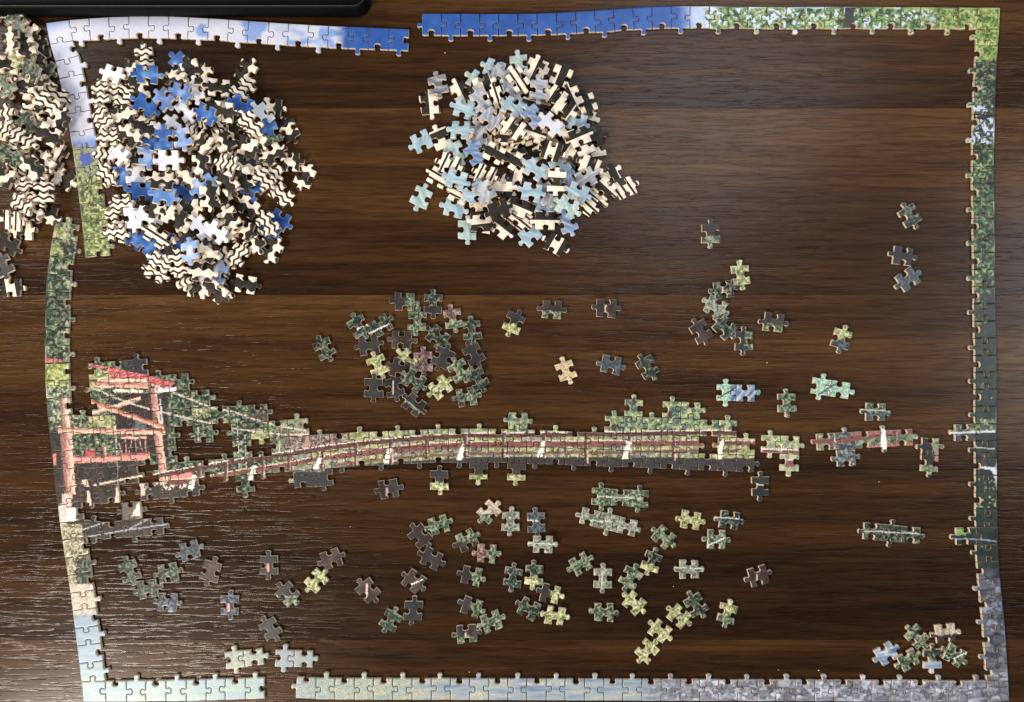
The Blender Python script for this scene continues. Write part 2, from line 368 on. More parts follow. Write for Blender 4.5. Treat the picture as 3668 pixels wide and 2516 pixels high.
def paint_right(x, y, s=0):
    blue = pal('z', x, y, 3.0)
    c = blue
    m = smooth(x + 40 * (fbm(x, y, 40, 40, 1.0) - 0.5), 2430, 2500)
    c = put(c, m, ramp(fbm(x, y, 60, 30, 2.0) * 1.4 - 0.2, [(150, 178, 226), (216, 224, 240)]))
    fo = fol(x, y, [(46, 66, 50), (78, 118, 68), (122, 158, 84), (176, 196, 120)], 4.0, 12, 2.5)
    sky = fbm(x, y, 14, 14, 7.0) + 0.10 * (fbm(x, y, 90, 60, 3.0) - 0.5) > 0.62
    fo = put(fo, sky & (x < 3350) & (y < 130), (214, 224, 242))
    y2 = fol(x, y, [(60, 88, 42), (108, 138, 56), (150, 172, 78), (194, 204, 124)], 5.0, 10, 2.3)
    k = smooth(x + 80 * (fbm(x, y, 40, 40, 5.0) - 0.5), 3270, 3420)
    fo = put(fo, k * (y < 240), y2)
    c = np.where((x > 2520 + 50 * (fbm(x, y, 20, 20, 9.0) - 0.5))[:, None], fo, c)
    c = put(c, in_poly(x, y, [(3028, 20), (3058, 20), (3062, 105), (3020, 105)]), ramp(fbm(x, y, 10, 30), [(44, 42, 40), (72, 70, 68)]))
    for p in ([(2770, 40), (2850, 100)], [(2880, 30), (2840, 110)], [(3230, 60), (3300, 100)], [(2640, 60), (2700, 105)], [(3420, 30), (3440, 100)]):
        c = stroke(c, x, y, p, 4, (60, 62, 50))
    # the right edge
    r = x > 3380
    low = r & (y > 120)
    patch = np.clip(0.55 + 2.2 * (fbm(x, y, 55, 60, 11.0) - 0.36), 0.4, 1.15)[:, None]
    dk = smooth(y, 180, 240) * (1 - smooth(y, 520, 560))
    deep = fol(x, y, [(22, 34, 28), (52, 76, 56), (96, 122, 80), (170, 186, 140)], 6.0, 10, 2.4, -0.02)
    mid = fol(x, y, [(20, 32, 26), (42, 68, 44), (78, 110, 62), (152, 172, 110)], 3.0, 9, 2.5, -0.06)
    c = put(c, low & (y > 215), deep * patch)
    c = put(c, low & (y > 380) & (y < 520) & (fbm(x, y, 13, 15, 3.0) > 0.54), (196, 206, 230))
    for p in ([(3480, 300), (3580, 215)], [(3475, 430), (3570, 410)], [(3490, 440), (3520, 500)], [(3570, 330), (3520, 440)], [(3500, 330), (3570, 300)], [(3560, 450), (3510, 500)]):
        c = stroke(c, x, y, p, 12 if p[0][1] == 430 else 5, (40, 40, 42))
    c = put(c, low & (y > 515), mid * patch)
    blk = ramp(fbm(x, y, 18, 18, 6.0), [(24, 32, 30), (38, 50, 46), (56, 70, 62)])
    c = put(c, low & (y > 1000) & (smooth(y, 1000, 1350) * 0.45 + fbm(x, y, 40, 34, 8.0) + (x > 3525) * 0.12 > 0.72), blk)
    c = put(c, low & (y > 1555), blk)
    c = put(c, (x > 3400) & (y > 1500) & (y < 1550), fol(x, y, PAL['G'], 3.0, 9, 2.4))
    c = put(c, (x > 3400) & (x < 3490) & (y > 1550) & (y < 1600), fol(x, y, PAL['S'][:2] + PAL['T'][1:], 3.0, 9, 2.0))
    c = stroke(c, x, y, [(3400, 1552), (3575, 1546)], 6, (214, 218, 222))
    c = stroke(c, x, y, [(3495, 1603), (3575, 1610)], 3.5, (196, 200, 204))
    c = put(c, in_poly(x, y, [(3512, 1628), (3530, 1628), (3534, 1670), (3514, 1670)]), (82, 60, 56))
    c = put(c, in_poly(x, y, [(3508, 1672), (3575, 1674), (3574, 1745), (3552, 1684), (3508, 1678)]), (216, 218, 228))
    spr = (fbm(x, y, 9, 9, 5.0) > 0.66) & (fbm(x, y, 60, 60, 2.0) > 0.46)
    c = put(c, r & (y > 1690) & (y < 1960) & spr, (150, 168, 118))
    c = put(c, (x < 3480) & (x > 3400) & (y > 1880) & (y < 1918) & (fbm(x, y, 10, 10, 4.0) > 0.52), (132, 160, 96))
    c = stroke(c, x, y, [(3400, 1931), (3500, 1931), (3570, 1940)], 4, (150, 158, 176))
    big = (fbm(x, y, 70, 50, 4.0) > 0.5)[:, None]
    st = np.where(big, stones(x, y, 2.0, 56, 34), stones(x, y, 3.0, 24, 15))
    k = smooth(y + 40 * (fbm(x, y, 30, 20, 2.0) - 0.5), 2025, 2070)
    c = put(c, r * k, st * np.array([0.62, 0.68, 0.82]) * (0.35 + 1.3 * fbm(x, y, 34, 26, 8.0)[:, None] ** 1.5))
    bot = y > 2400
    wat = ramp(fbm(x, y, 90, 10, 4.0) * 1.7 - 0.35, [(112, 130, 156), (138, 152, 168), (158, 166, 168), (176, 174, 160)])
    pale = ramp(fbm(x, y, 80, 12, 6.0) * 1.6 - 0.3, [(132, 152, 154), (154, 164, 154), (166, 168, 144)])
    w2 = put(pale, smooth(x, 1350, 1650), wat)
    w2 = put(w2, (x > 1450) & (x < 1640) & (fbm(x, y, 60, 9, 9.0) > 0.62), (166, 164, 140))
    gr = smooth(x + 120 * (fbm(x, y, 60, 14, 2.0) - 0.5), 2240, 2460)
    mixs = np.where((fbm(x, y, 60, 40, 7.0) > 0.52)[:, None], stones(x, y, 6.0, 50, 30), stones(x, y, 8.0, 22, 13)) * np.array([1.12, 1.2, 1.36]) + 0.02
    mixs = mixs * (0.5 + 1.1 * fbm(x, y, 60, 10, 8.0)[:, None] ** 1.3)
    w2 = put(w2, gr, mixs)
    c = np.where((bot & (x < 3480))[:, None], w2, c)
    c = np.where((bot & (x >= 3480))[:, None], mixs * 0.7, c)
    return c

def paint_rail_bits(x, y, s=0):
    c = fol(x, y, PAL['G'][1:], 3.0, 10, 2.2)
    c = put(c, y > 1615, ramp(fbm(x, y, 12, 12), [(34, 40, 38), (54, 62, 56), (90, 104, 84)]))
    c = put(c, (x > 2985) & (x < 3075), fol(x, y, PAL['S'] + [(150, 160, 156)], 2.0, 9))
    c = stroke(c, x, y, [(2905, 1582), (3020, 1580), (3150, 1558), (3290, 1545)], 17, (126, 78, 78))
    c = stroke(c, x, y, [(3055, 1556), (3130, 1552), (3230, 1540)], 14, (156, 98, 94))
    c = stroke(c, x, y, [(3100, 1602), (3190, 1596), (3290, 1590)], 11, (168, 108, 102))
    c = log(c, x, y, (2984, 1545), (2984, 1612), 18, 2.0, (96, 82, 80))
    c = log(c, x, y, (3208, 1535), (3208, 1600), 12, 3.0, (134, 84, 82))
    c = put(c, in_poly(x, y, [(3156, 1536), (3172, 1536), (3176, 1610), (3155, 1610)]), (244, 240, 230))
    return c

def paint_post(x, y, s=0):
    c = fol(x, y, PAL['G'][1:], 6.0, 8, 2.3)
    c = put(c, (y > 1700), fol(x, y, PAL['D'], 3.0, 9))
    c = put(c, in_poly(x, y, [(3285, 1560), (3332, 1575), (3350, 1640), (3345, 1668), (3290, 1660)]), ramp(fbm(x, y, 14, 30), [(38, 34, 33), (54, 48, 46)]))
    c = put(c, (x > 3345) & (y > 1590) & (y < 1680) & (fbm(x, y, 12, 20, 4.0) > 0.45), (176, 120, 116))
    return c

def paint_green_rail(x, y, s=0):
    c = fol(x, y, PAL['G'][2:] + [(206, 206, 130)], 4.0, 10, 2.2)
    c = stroke(c, x, y, [(2720, 1615), (2870, 1620)], 11, (124, 76, 78))
    c = stroke(c, x, y, [(2720, 1609), (2870, 1613)], 4, (236, 228, 220))
    c = put(c, (x > 2812) & (x < 2848) & (y > 1645) & (y < 1674), (128, 86, 86))
    c = stroke(c, x, y, [(2790, 1646), (2870, 1648)], 4, (232, 226, 220))
    return c

# ------------------------------------------------------------------ materials
def mat(name):
    m = bpy.data.materials.new(name); m.use_nodes = True
    nt = m.node_tree; b = nt.nodes['Principled BSDF']
    return m, nt, b
def N(nt, t, **kw):
    n = nt.nodes.new(t)
    for k, v in kw.items(): setattr(n, k, v)
    return n

def print_material():
    m, nt, b = mat('printed_card')
    a = N(nt, 'ShaderNodeAttribute', attribute_name='ink')
    co = N(nt, 'ShaderNodeTexCoord')
    no = N(nt, 'ShaderNodeTexNoise'); no.inputs['Scale'].default_value = 620; no.inputs['Detail'].default_value = 4; no.inputs['Roughness'].default_value = 0.7
    nt.links.new(co.outputs['Object'], no.inputs['Vector'])
    hs = N(nt, 'ShaderNodeHueSaturation'); nt.links.new(a.outputs['Color'], hs.inputs['Color'])
    mr = N(nt, 'ShaderNodeMapRange'); mr.inputs['From Min'].default_value = 0.28; mr.inputs['From Max'].default_value = 0.72; mr.inputs['To Min'].default_value = -0.62; mr.inputs['To Max'].default_value = 0.62
    nt.links.new(no.outputs['Fac'], mr.inputs['Value'])
    am = N(nt, 'ShaderNodeMath', operation='MULTIPLY_ADD'); am.inputs[2].default_value = 1.0
    nt.links.new(mr.outputs['Result'], am.inputs[0]); nt.links.new(a.outputs['Alpha'], am.inputs[1]); nt.links.new(am.outputs[0], hs.inputs['Value'])
    nt.links.new(hs.outputs['Color'], b.inputs['Base Color'])
    b.inputs['Roughness'].default_value = 0.36
    b.inputs['Specular IOR Level'].default_value = 0.33
    bu = N(nt, 'ShaderNodeBump'); bu.inputs['Strength'].default_value = 0.12; bu.inputs['Distance'].default_value = 0.0002
    nt.links.new(no.outputs['Fac'], bu.inputs['Height']); nt.links.new(bu.outputs['Normal'], b.inputs['Normal'])
    return m

def back_material():
    m, nt, b = mat('striped_card_back')
    a = N(nt, 'ShaderNodeAttribute', attribute_name='stripe')   # r: along, g: across / period, b: share of black, alpha: height of wave
    sp = N(nt, 'ShaderNodeSeparateColor'); nt.links.new(a.outputs['Color'], sp.inputs['Color'])
    si = N(nt, 'ShaderNodeMath', operation='SINE'); nt.links.new(sp.outputs[0], si.inputs[0])
    mu = N(nt, 'ShaderNodeMath', operation='MULTIPLY'); nt.links.new(si.outputs[0], mu.inputs[0]); nt.links.new(a.outputs['Alpha'], mu.inputs[1])
    ad = N(nt, 'ShaderNodeMath', operation='ADD'); nt.links.new(sp.outputs[1], ad.inputs[0]); nt.links.new(mu.outputs[0], ad.inputs[1])
    fr = N(nt, 'ShaderNodeMath', operation='FRACT'); nt.links.new(ad.outputs[0], fr.inputs[0])
    lt = N(nt, 'ShaderNodeMath', operation='LESS_THAN'); nt.links.new(fr.outputs[0], lt.inputs[0]); nt.links.new(sp.outputs[2], lt.inputs[1])
    co = N(nt, 'ShaderNodeTexCoord')
    no = N(nt, 'ShaderNodeTexNoise'); no.inputs['Scale'].default_value = 420; no.inputs['Detail'].default_value = 5
    nt.links.new(co.outputs['Object'], no.inputs['Vector'])
    r1 = N(nt, 'ShaderNodeValToRGB'); e = r1.color_ramp.elements
    e[0].position = 0.3; e[0].color = (*lin((236, 216, 192)), 1); e[1].position = 0.65; e[1].color = (*lin((252, 240, 222)), 1)
    r2 = N(nt, 'ShaderNodeValToRGB'); e = r2.color_ramp.elements
    e[0].position = 0.3; e[0].color = (*lin((30, 28, 24)), 1); e[1].position = 0.7; e[1].color = (*lin((46, 43, 37)), 1)
    nt.links.new(no.outputs['Fac'], r1.inputs[0]); nt.links.new(no.outputs['Fac'], r2.inputs[0])
    mx = N(nt, 'ShaderNodeMix', data_type='RGBA')
    nt.links.new(lt.outputs[0], mx.inputs[0]); nt.links.new(r1.outputs[0], mx.inputs[6]); nt.links.new(r2.outputs[0], mx.inputs[7])
    nt.links.new(mx.outputs[2], b.inputs['Base Color'])
    b.inputs['Roughness'].default_value = 0.62; b.inputs['Specular IOR Level'].default_value = 0.3
    return m

def edge_material():
    m, nt, b = mat('cut_cardboard')
    co = N(nt, 'ShaderNodeTexCoord')
    mp = N(nt, 'ShaderNodeMapping'); mp.inputs['Scale'].default_value = (300, 300, 2600)
    nt.links.new(co.outputs['Object'], mp.inputs['Vector'])
    no = N(nt, 'ShaderNodeTexNoise'); no.inputs['Scale'].default_value = 1; no.inputs['Detail'].default_value = 3
    nt.links.new(mp.outputs[0], no.inputs['Vector'])
    r = N(nt, 'ShaderNodeValToRGB'); e = r.color_ramp.elements
    e[0].position = 0.3; e[0].color = (*lin((172, 150, 122)), 1); e[1].position = 0.7; e[1].color = (*lin((226, 206, 178)), 1)
    nt.links.new(no.outputs['Fac'], r.inputs[0]); nt.links.new(r.outputs[0], b.inputs['Base Color'])
    b.inputs['Roughness'].default_value = 0.8; b.inputs['Specular IOR Level'].default_value = 0.15
    return m

def wood_material():
    m, nt, b = mat('dark_walnut')
    L = nt.links.new
    co = N(nt, 'ShaderNodeTexCoord'); oi = N(nt, 'ShaderNodeObjectInfo')
    of = N(nt, 'ShaderNodeMath', operation='MULTIPLY'); of.inputs[1].default_value = 31.0; L(oi.outputs['Random'], of.inputs[0])
    av = N(nt, 'ShaderNodeVectorMath', operation='ADD'); L(co.outputs['Object'], av.inputs[0]); L(of.outputs[0], av.inputs[1])
    def noise(sx, sy, detail, dist=0.0, rough=0.55):
        mp = N(nt, 'ShaderNodeMapping'); mp.inputs['Scale'].default_value = (sx, sy, 1); L(av.outputs[0], mp.inputs['Vector'])
        n = N(nt, 'ShaderNodeTexNoise'); n.inputs['Scale'].default_value = 1; n.inputs['Detail'].default_value = detail
        n.inputs['Distortion'].default_value = dist; n.inputs['Roughness'].default_value = rough
        L(mp.outputs[0], n.inputs['Vector']); return n.outputs['Fac']
    broad = noise(1.1, 17, 5, 0.5)
    streak = noise(4.5, 130, 5, 0.4, 0.65)
    fine = noise(40, 800, 4, 0.0, 0.7)
    cloud = noise(2.2, 4.5, 3, 0.8)
    def math2(op, a, bb):
        n = N(nt, 'ShaderNodeMath', operation=op)
        for i, v in enumerate((a, bb)):
            if isinstance(v, (int, float)): n.inputs[i].default_value = v
            else: L(v, n.inputs[i])
        return n.outputs[0]
    t = math2('ADD', math2('MULTIPLY', broad, 0.62), math2('MULTIPLY', streak, 0.36))
    t = math2('ADD', t, math2('MULTIPLY', fine, 0.34))
    t = math2('ADD', t, math2('MULTIPLY', cloud, 0.30))
    t = math2('SUBTRACT', t, 0.064)
    t = math2('ADD', t, math2('MULTIPLY', math2('SUBTRACT', oi.outputs['Random'], 0.42), 0.13))
    sx = N(nt, 'ShaderNodeSeparateXYZ'); L(co.outputs['Object'], sx.inputs[0])
    t = math2('ADD', t, math2('MULTIPLY', sx.outputs['Y'], 0.85))
    r = N(nt, 'ShaderNodeValToRGB'); e = r.color_ramp.elements
    e[0].position = 0.50; e[0].color = (0.0085, 0.0040, 0.0019, 1)
    e[1].position = 0.97; e[1].color = (0.110, 0.052, 0.017, 1)
    for p, c in ((0.62, (0.0215, 0.0095, 0.0037)), (0.74, (0.0400, 0.0175, 0.0060)), (0.84, (0.0640, 0.0285, 0.0096))):
        x = e.new(p); x.color = (*c, 1)
    L(t, r.inputs[0])
    # pores: short dashes along the grain
    pore = noise(20, 300, 3, 0.0)
    pm = N(nt, 'ShaderNodeMapRange'); pm.inputs['From Min'].default_value = 0.50; pm.inputs['From Max'].default_value = 0.585; L(pore, pm.inputs['Value'])
    mx = N(nt, 'ShaderNodeMix', data_type='RGBA'); mx.blend_type = 'MULTIPLY'
    L(pm.outputs[0], mx.inputs[0]); L(r.outputs[0], mx.inputs[6]); mx.inputs[7].default_value = (0.74, 0.72, 0.70, 1)
    L(mx.outputs[2], b.inputs['Base Color'])
    rr = N(nt, 'ShaderNodeMapRange'); rr.inputs['To Min'].default_value = 0.25; rr.inputs['To Max'].default_value = 0.22; L(pm.outputs[0], rr.inputs['Value'])
    L(rr.outputs[0], b.inputs['Roughness'])
    sp = N(nt, 'ShaderNodeMapRange'); sp.inputs['To Min'].default_value = 0.18; sp.inputs['To Max'].default_value = 0.20
    L(pm.outputs[0], sp.inputs['Value']); L(sp.outputs[0], b.inputs['Specular IOR Level'])
    hgt = math2('SUBTRACT', math2('MULTIPLY', fine, 0.05), pm.outputs[0])
    bu = N(nt, 'ShaderNodeBump'); bu.inputs['Strength'].default_value = 1.0; bu.inputs['Distance'].default_value = 0.00012
    L(hgt, bu.inputs['Height']); L(bu.outputs['Normal'], b.inputs['Normal'])
    return m

def plain_material(name, col, rough, spec=0.5, nscale=60, var=0.25):
    m, nt, b = mat(name)
    co = N(nt, 'ShaderNodeTexCoord'); no = N(nt, 'ShaderNodeTexNoise')
    no.inputs['Scale'].default_value = nscale; no.inputs['Detail'].default_value = 4
    nt.links.new(co.outputs['Object'], no.inputs['Vector'])
    r = N(nt, 'ShaderNodeValToRGB'); e = r.color_ramp.elements
    c = np.array(col)
    e[0].position = 0.3; e[0].color = (*(c * (1 - var)), 1); e[1].position = 0.7; e[1].color = (*np.minimum(c * (1 + var), 1), 1)
    nt.links.new(no.outputs['Fac'], r.inputs[0]); nt.links.new(r.outputs[0], b.inputs['Base Color'])
    b.inputs['Roughness'].default_value = rough; b.inputs['Specular IOR Level'].default_value = spec
    return m

def rim_highlight_material():
    m = edge_material(); m.name = 'paper_rim_highlight'
    r = [n for n in m.node_tree.nodes if n.type == 'VALTORGB'][0].color_ramp.elements
    r[0].color = (*lin((205, 192, 174)), 1); r[1].color = (*lin((244, 236, 222)), 1)  # white paper edge; its pale colour also stands in for bevel highlights
    m.node_tree.nodes['Principled BSDF'].inputs['Roughness'].default_value = 0.5
    return m
M_RIMPAPER_HIGHLIGHT = rim_highlight_material()
M_PRINT = print_material(); M_BACK = back_material(); M_EDGE = edge_material(); M_WOOD = wood_material()

# ------------------------------------------------------------------ things, labels
def link(o): COL.objects.link(o); return o
def tag(o, label=None, cat=None, group=None, kind=None):
    for k, v in (('label', label), ('category', cat), ('group', group), ('kind', kind)):
        if v: o[k] = v
    return o
def empty(name, x, y):
    o = link(bpy.data.objects.new(name, None)); o.location = (x, y, 0); o.empty_display_size = 0.02
    return o

# ------------------------------------------------------------------ table top
def box_mesh(name, x0, x1, y0, y1, z0, z1, bev=0.0):
    b = bev
    v = [(x0, y0, z0), (x1, y0, z0), (x1, y1, z0), (x0, y1, z0),
         (x0, y0, z1 - b), (x1, y0, z1 - b), (x1, y1, z1 - b), (x0, y1, z1 - b),
         (x0 + b, y0 + b, z1), (x1 - b, y0 + b, z1), (x1 - b, y1 - b, z1), (x0 + b, y1 - b, z1)]
    f = [(3, 2, 1, 0), (8, 9, 10, 11)]
    for i in range(4):
        j = (i + 1) % 4
        f += [(i, j, 4 + j, 4 + i), (4 + i, 4 + j, 8 + j, 8 + i)]
    me = bpy.data.meshes.new(name); me.from_pydata(v, [], f); me.update()
    return me
table = empty('table_top', 0, 0)
tag(table, 'dark brown walnut table top of wide boards with streaky grain', None, None, 'structure')
seams = [-560, -250, 388, 1057, 1682, 2292, 2900]
for a, b in zip(seams[:-1], seams[1:]):
    yt = (1258 - a) * S; yb = (1258 - b) * S; yc = (yt + yb) / 2
    me = box_mesh('plank', -0.75, 0.75, yb - yc + 0.00006, yt - yc - 0.00006, -0.022, 0, 0.00018)
    me.materials.append(M_WOOD)
    o = link(bpy.data.objects.new('plank', me)); o.location = (0, yc, 0); o.parent = table

# ------------------------------------------------------------------ puzzle piece geometry
KNOB = [(-13.5, 0), (-10.6, 1.2), (-9.2, 4.5), (-9.6, 8.5), (-11.6, 12.5), (-12.2, 17), (-10.2, 21.4), (-5.6, 24.2), (0, 24.9)]
KNOB = [(a * 0.84, b * 0.80) for a, b in KNOB]
KNOB = KNOB + [(-a, b) for a, b in KNOB[-2::-1]]

def side(P, Q, sgn, r):
    """points from P up to (not with) Q; sgn 0 is a straight cut, +1 a knob outwards, -1 a notch"""
    P = np.array(P, float); Q = np.array(Q, float)
    d = Q - P; L = math.hypot(*d); d = d / L; n = np.array([d[1], -d[0]])
    if sgn == 0: return [P]
    mid = L * (0.5 + r.uniform(-0.05, 0.05)); k = r.uniform(0.94, 1.06); bow = r.uniform(-1.6, 1.6); lean = r.uniform(-0.07, 0.07)
    pts = [P, P + d * (mid * 0.4) + n * bow * 0.8]
    for a, b in KNOB:
        pts.append(P + d * (mid + (a + lean * b) * k) + n * (sgn * b * k + bow * (0.6 if b < 2 else 0)))
    pts.append(P + d * (mid + (L - mid) * 0.6) + n * bow * 0.8)
    return pts

def inset(poly, g):
    p = np.asarray(poly); a = np.roll(p, 1, 0); b = np.roll(p, -1, 0)
    e1 = p - a; e2 = b - p
    e1 = e1 / np.maximum(np.hypot(*e1.T), 1e-6)[:, None]; e2 = e2 / np.maximum(np.hypot(*e2.T), 1e-6)[:, None]
    n1 = np.stack([-e1[:, 1], e1[:, 0]], 1); n2 = np.stack([-e2[:, 1], e2[:, 0]], 1)
    n = n1 + n2; L = np.maximum(np.hypot(*n.T), 1e-6); n = n / L[:, None]
    m = np.minimum(1.0 / np.maximum((n * n1).sum(1), 0.3), 1.5)
    return p + n * (g * m)[:, None]

GAP0 = 0.95
def piece_mesh(name, poly, centre, ink=None, stripe=None, cell=3.7, k=KT, shut=None):
    """poly: clockwise outline on the table; the mesh is made around centre"""
    cx, cy = centre; GAP = 0.95 if shut is None else 1.35
    out = inset(poly, GAP)
    rings = [(out, 0.0), (out, T - 0.00050)]
    if ink is not None:
        tops = [(out, T - 0.00050), (inset(poly, GAP + 0.45), T - 0.00016), (inset(poly, GAP + 1.6), T - 0.00004), (inset(poly, GAP + 3.2), T)]
    else:
        tops = [(out, T - 0.00022), (inset(poly, GAP + 0.8), T)]
        rings[1] = (out, T - 0.00022)
    n = len(poly); V = []; F = []; MI = []; PX = []
    def addring(r, z):
        b = len(V)
        for x, y in r:
            V.append(((x - cx) * S * k, (cy - y) * S * k, z)); PX.append((x, y))
        return b
    w0 = addring(*rings[0]); w1 = addring(*rings[1])
    for i in range(n):
        j = (i + 1) % n
        F.append((w0 + j, w0 + i, w1 + i, w1 + j)); MI.append(1)
    F.append(tuple(range(w0, w0 + n))); MI.append(1)
    bs = [addring(r, z) for r, z in tops]
    for a, b in zip(bs[:-1], bs[1:]):
        for i in range(n):
            j = (i + 1) % n
            F.append((a + j, a + i, b + i, b + j)); MI.append(2 if (ink is not None and a == bs[0] and not (shut is not None and shut[i])) else 0)
    last = tops[-1][0]; lb = bs[-1]
    gpts = np.zeros((0, 2))
    if ink is not None:
        x0, y0 = last.min(0); x1, y1 = last.max(0)
        gx, gy = np.meshgrid(np.arange(x0 + 1, x1, cell), np.arange(y0 + 1, y1, cell))
        gx = gx.ravel() + np.random.RandomState(3).uniform(-.6, .6, gx.size); gy = gy.ravel() + np.random.RandomState(4).uniform(-.6, .6, gy.size)
        m = in_poly(gx, gy, inset(poly, GAP + 5.0))
        gpts = np.stack([gx[m], gy[m]], 1)
    cv = [Vector((float(x), float(-y))) for x, y in last] + [Vector((float(x), float(-y))) for x, y in gpts]
    res = delaunay_2d_cdt(cv, [], [list(range(n))[::-1]], 1, 1e-5)
    idx = []
    for q, org in zip(res[0], res[3]):
        if org:
            oi = org[0]
            if oi < n: idx.append(lb + oi)
            else:
                x, y = gpts[oi - n]; V.append(((x - cx) * S * k, (cy - y) * S * k, T)); PX.append((x, y)); idx.append(len(V) - 1)
        else:
            x, y = q[0], -q[1]; V.append(((x - cx) * S * k, (cy - y) * S * k, T)); PX.append((x, y)); idx.append(len(V) - 1)
    for f in res[2]:
        ff = [idx[i] for i in f]
        a, b, c = (V[i] for i in ff[:3])
        if (b[0] - a[0]) * (c[1] - a[1]) - (b[1] - a[1]) * (c[0] - a[0]) < 0: ff = ff[::-1]
        F.append(tuple(ff)); MI.append(0)
    me = bpy.data.meshes.new(name); me.from_pydata(V, [], F)
    me.polygons.foreach_set('material_index', MI)
    me.polygons.foreach_set('use_smooth', [mi != 1 for mi in MI])
    P = np.array(PX)
    if ink is not None:
        c = np.clip(ink(P[:, 0], P[:, 1]), 0.004, 0.92)
        at = me.attributes.new('ink', 'FLOAT_COLOR', 'POINT')
        at.data.foreach_set('color', np.concatenate([c, np.where(c[:, 2] > c[:, 1] * 0.97, 0.12, 1.0)[:, None]], 1).astype(np.float32).ravel())
        me.materials.append(M_PRINT)
    else:
        at = me.attributes.new('stripe', 'FLOAT_COLOR', 'POINT')
        at.data.foreach_set('color', stripe(P[:, 0], P[:, 1]).astype(np.float32).ravel())
        me.materials.append(M_BACK)
    me.materials.append(M_EDGE); me.materials.append(M_RIMPAPER_HIGHLIGHT)
    me.update()
    return me

def build_grid(thing, corners, cells, ink, seed, parity=0, flat=(), part='picture_piece'):
    """join cells of a cut grid into the pieces of one thing. corners: (i, j) -> point, cells: (i, j)"""
    r = random.Random(seed); H_, V_ = {}, {}
    cells = set(cells); flat = set(flat)
    def par(i, j): return (i + j + parity) % 2
    def hedge(i, j):
        if (i, j) not in H_:
            s = 0 if ('h', i, j) in flat else (1 if par(i, j) == 1 else -1)   # knob upwards when the piece below has knobs top and bottom
            H_[(i, j)] = side(corners[(i, j)], corners[(i, j + 1)], s, r)
        return H_[(i, j)]
    def vedge(i, j):
        if (i, j) not in V_:
            s = 0 if ('v', i, j) in flat else (1 if par(i, j) == 1 else -1)   # walked downwards, outwards is to the right
            V_[(i, j)] = side(corners[(i, j)], corners[(i + 1, j)], s, r)
        return V_[(i, j)]
    for (i, j) in sorted(cells):
        top = hedge(i, j); bot = hedge(i + 1, j); lef = vedge(i, j); rig = vedge(i, j + 1)
        nb = [n in cells for n in ((i - 1, j), (i, j + 1), (i + 1, j), (i, j - 1))]
        poly = top + rig
        poly = poly + [np.array(corners[(i + 1, j + 1)], float)] + bot[:0:-1]
        poly = poly + [np.array(corners[(i + 1, j)], float)] + lef[:0:-1]
        shut = [nb[0]] * len(top) + [nb[1]] * len(rig) + [nb[2]] * len(bot) + [nb[3]] * len(lef)
        poly = np.array(poly)
        c = np.array([corners[q] for q in ((i, j), (i, j + 1), (i + 1, j), (i + 1, j + 1))]).mean(0)
        nm = 'border_piece' if any(('h', i + a, j) in flat or ('v', i, j + a) in flat for a in (0, 1)) else part
        me = piece_mesh(nm, poly, c, ink=ink, shut=shut)
        o = link(bpy.data.objects.new(nm, me))
        x, y = W(*c); o.parent = thing
        o.location = (x - thing.location.x, y - thing.location.y, r.uniform(0, 0.00012))

def resample(pts, n):
    """n equal steps along a smooth curve through pts"""
    p = np.array(pts, float); q = np.vstack([2 * p[0] - p[1], p, 2 * p[-1] - p[-2]]); c = []
    for i in range(1, len(q) - 2):
        for t in np.linspace(0, 1, 24, endpoint=False):
            a, b, d, e = q[i - 1], q[i], q[i + 1], q[i + 2]
            c.append(0.5 * (2 * b + (d - a) * t + (2 * a - 5 * b + 4 * d - e) * t * t + (3 * b - a - 3 * d + e) * t ** 3))
    c.append(p[-1]); c = np.array(c)
    s = np.concatenate([[0], np.cumsum(np.hypot(*np.diff(c, axis=0).T))])
    u = np.linspace(0, s[-1], n + 1)
    return np.stack([np.interp(u, s, c[:, 0]), np.interp(u, s, c[:, 1])], 1)

def offset_line(p, d):
    t = np.gradient(p, axis=0); t = t / np.hypot(*t.T)[:, None]
    return p + np.stack([-t[:, 1], t[:, 0]], 1) * d     # towards the right hand side when walking (down on the page for a rightward line)

# --- upper left corner of the border
t1 = empty('puzzle_border', *W(700, 100))
tag(t1, 'joined corner of puzzle border with white clouds and blue sky', 'puzzle border')
top = resample([(246, 71), (400, 60), (600, 58), (800, 68), (1000, 82), (1200, 93), (1465, 104)], 17)
inn = offset_line(top, 79); lef = resample([(178, 159), (200, 235), (235, 400), (262, 560), (280, 700), (292, 800), (303, 923)], 12)
linn = offset_line(lef, -89)
C = {(0, 0): (163, 82), (1, 0): lef[0], (1, 1): (261, 146)}
for j in range(18): C[(0, j + 1)] = top[j]
for j in range(1, 18): C[(1, j + 1)] = inn[j]
for i in range(1, 13): C[(i + 1, 0)] = lef[i]; C[(i + 1, 1)] = linn[i]
build_grid(t1, C, [(0, j) for j in range(18)] + [(i, 0) for i in range(1, 13)], paint_sky_corner, 1, 0,
           [('h', 0, j) for j in range(18)] + [('v', i, 0) for i in range(13)])

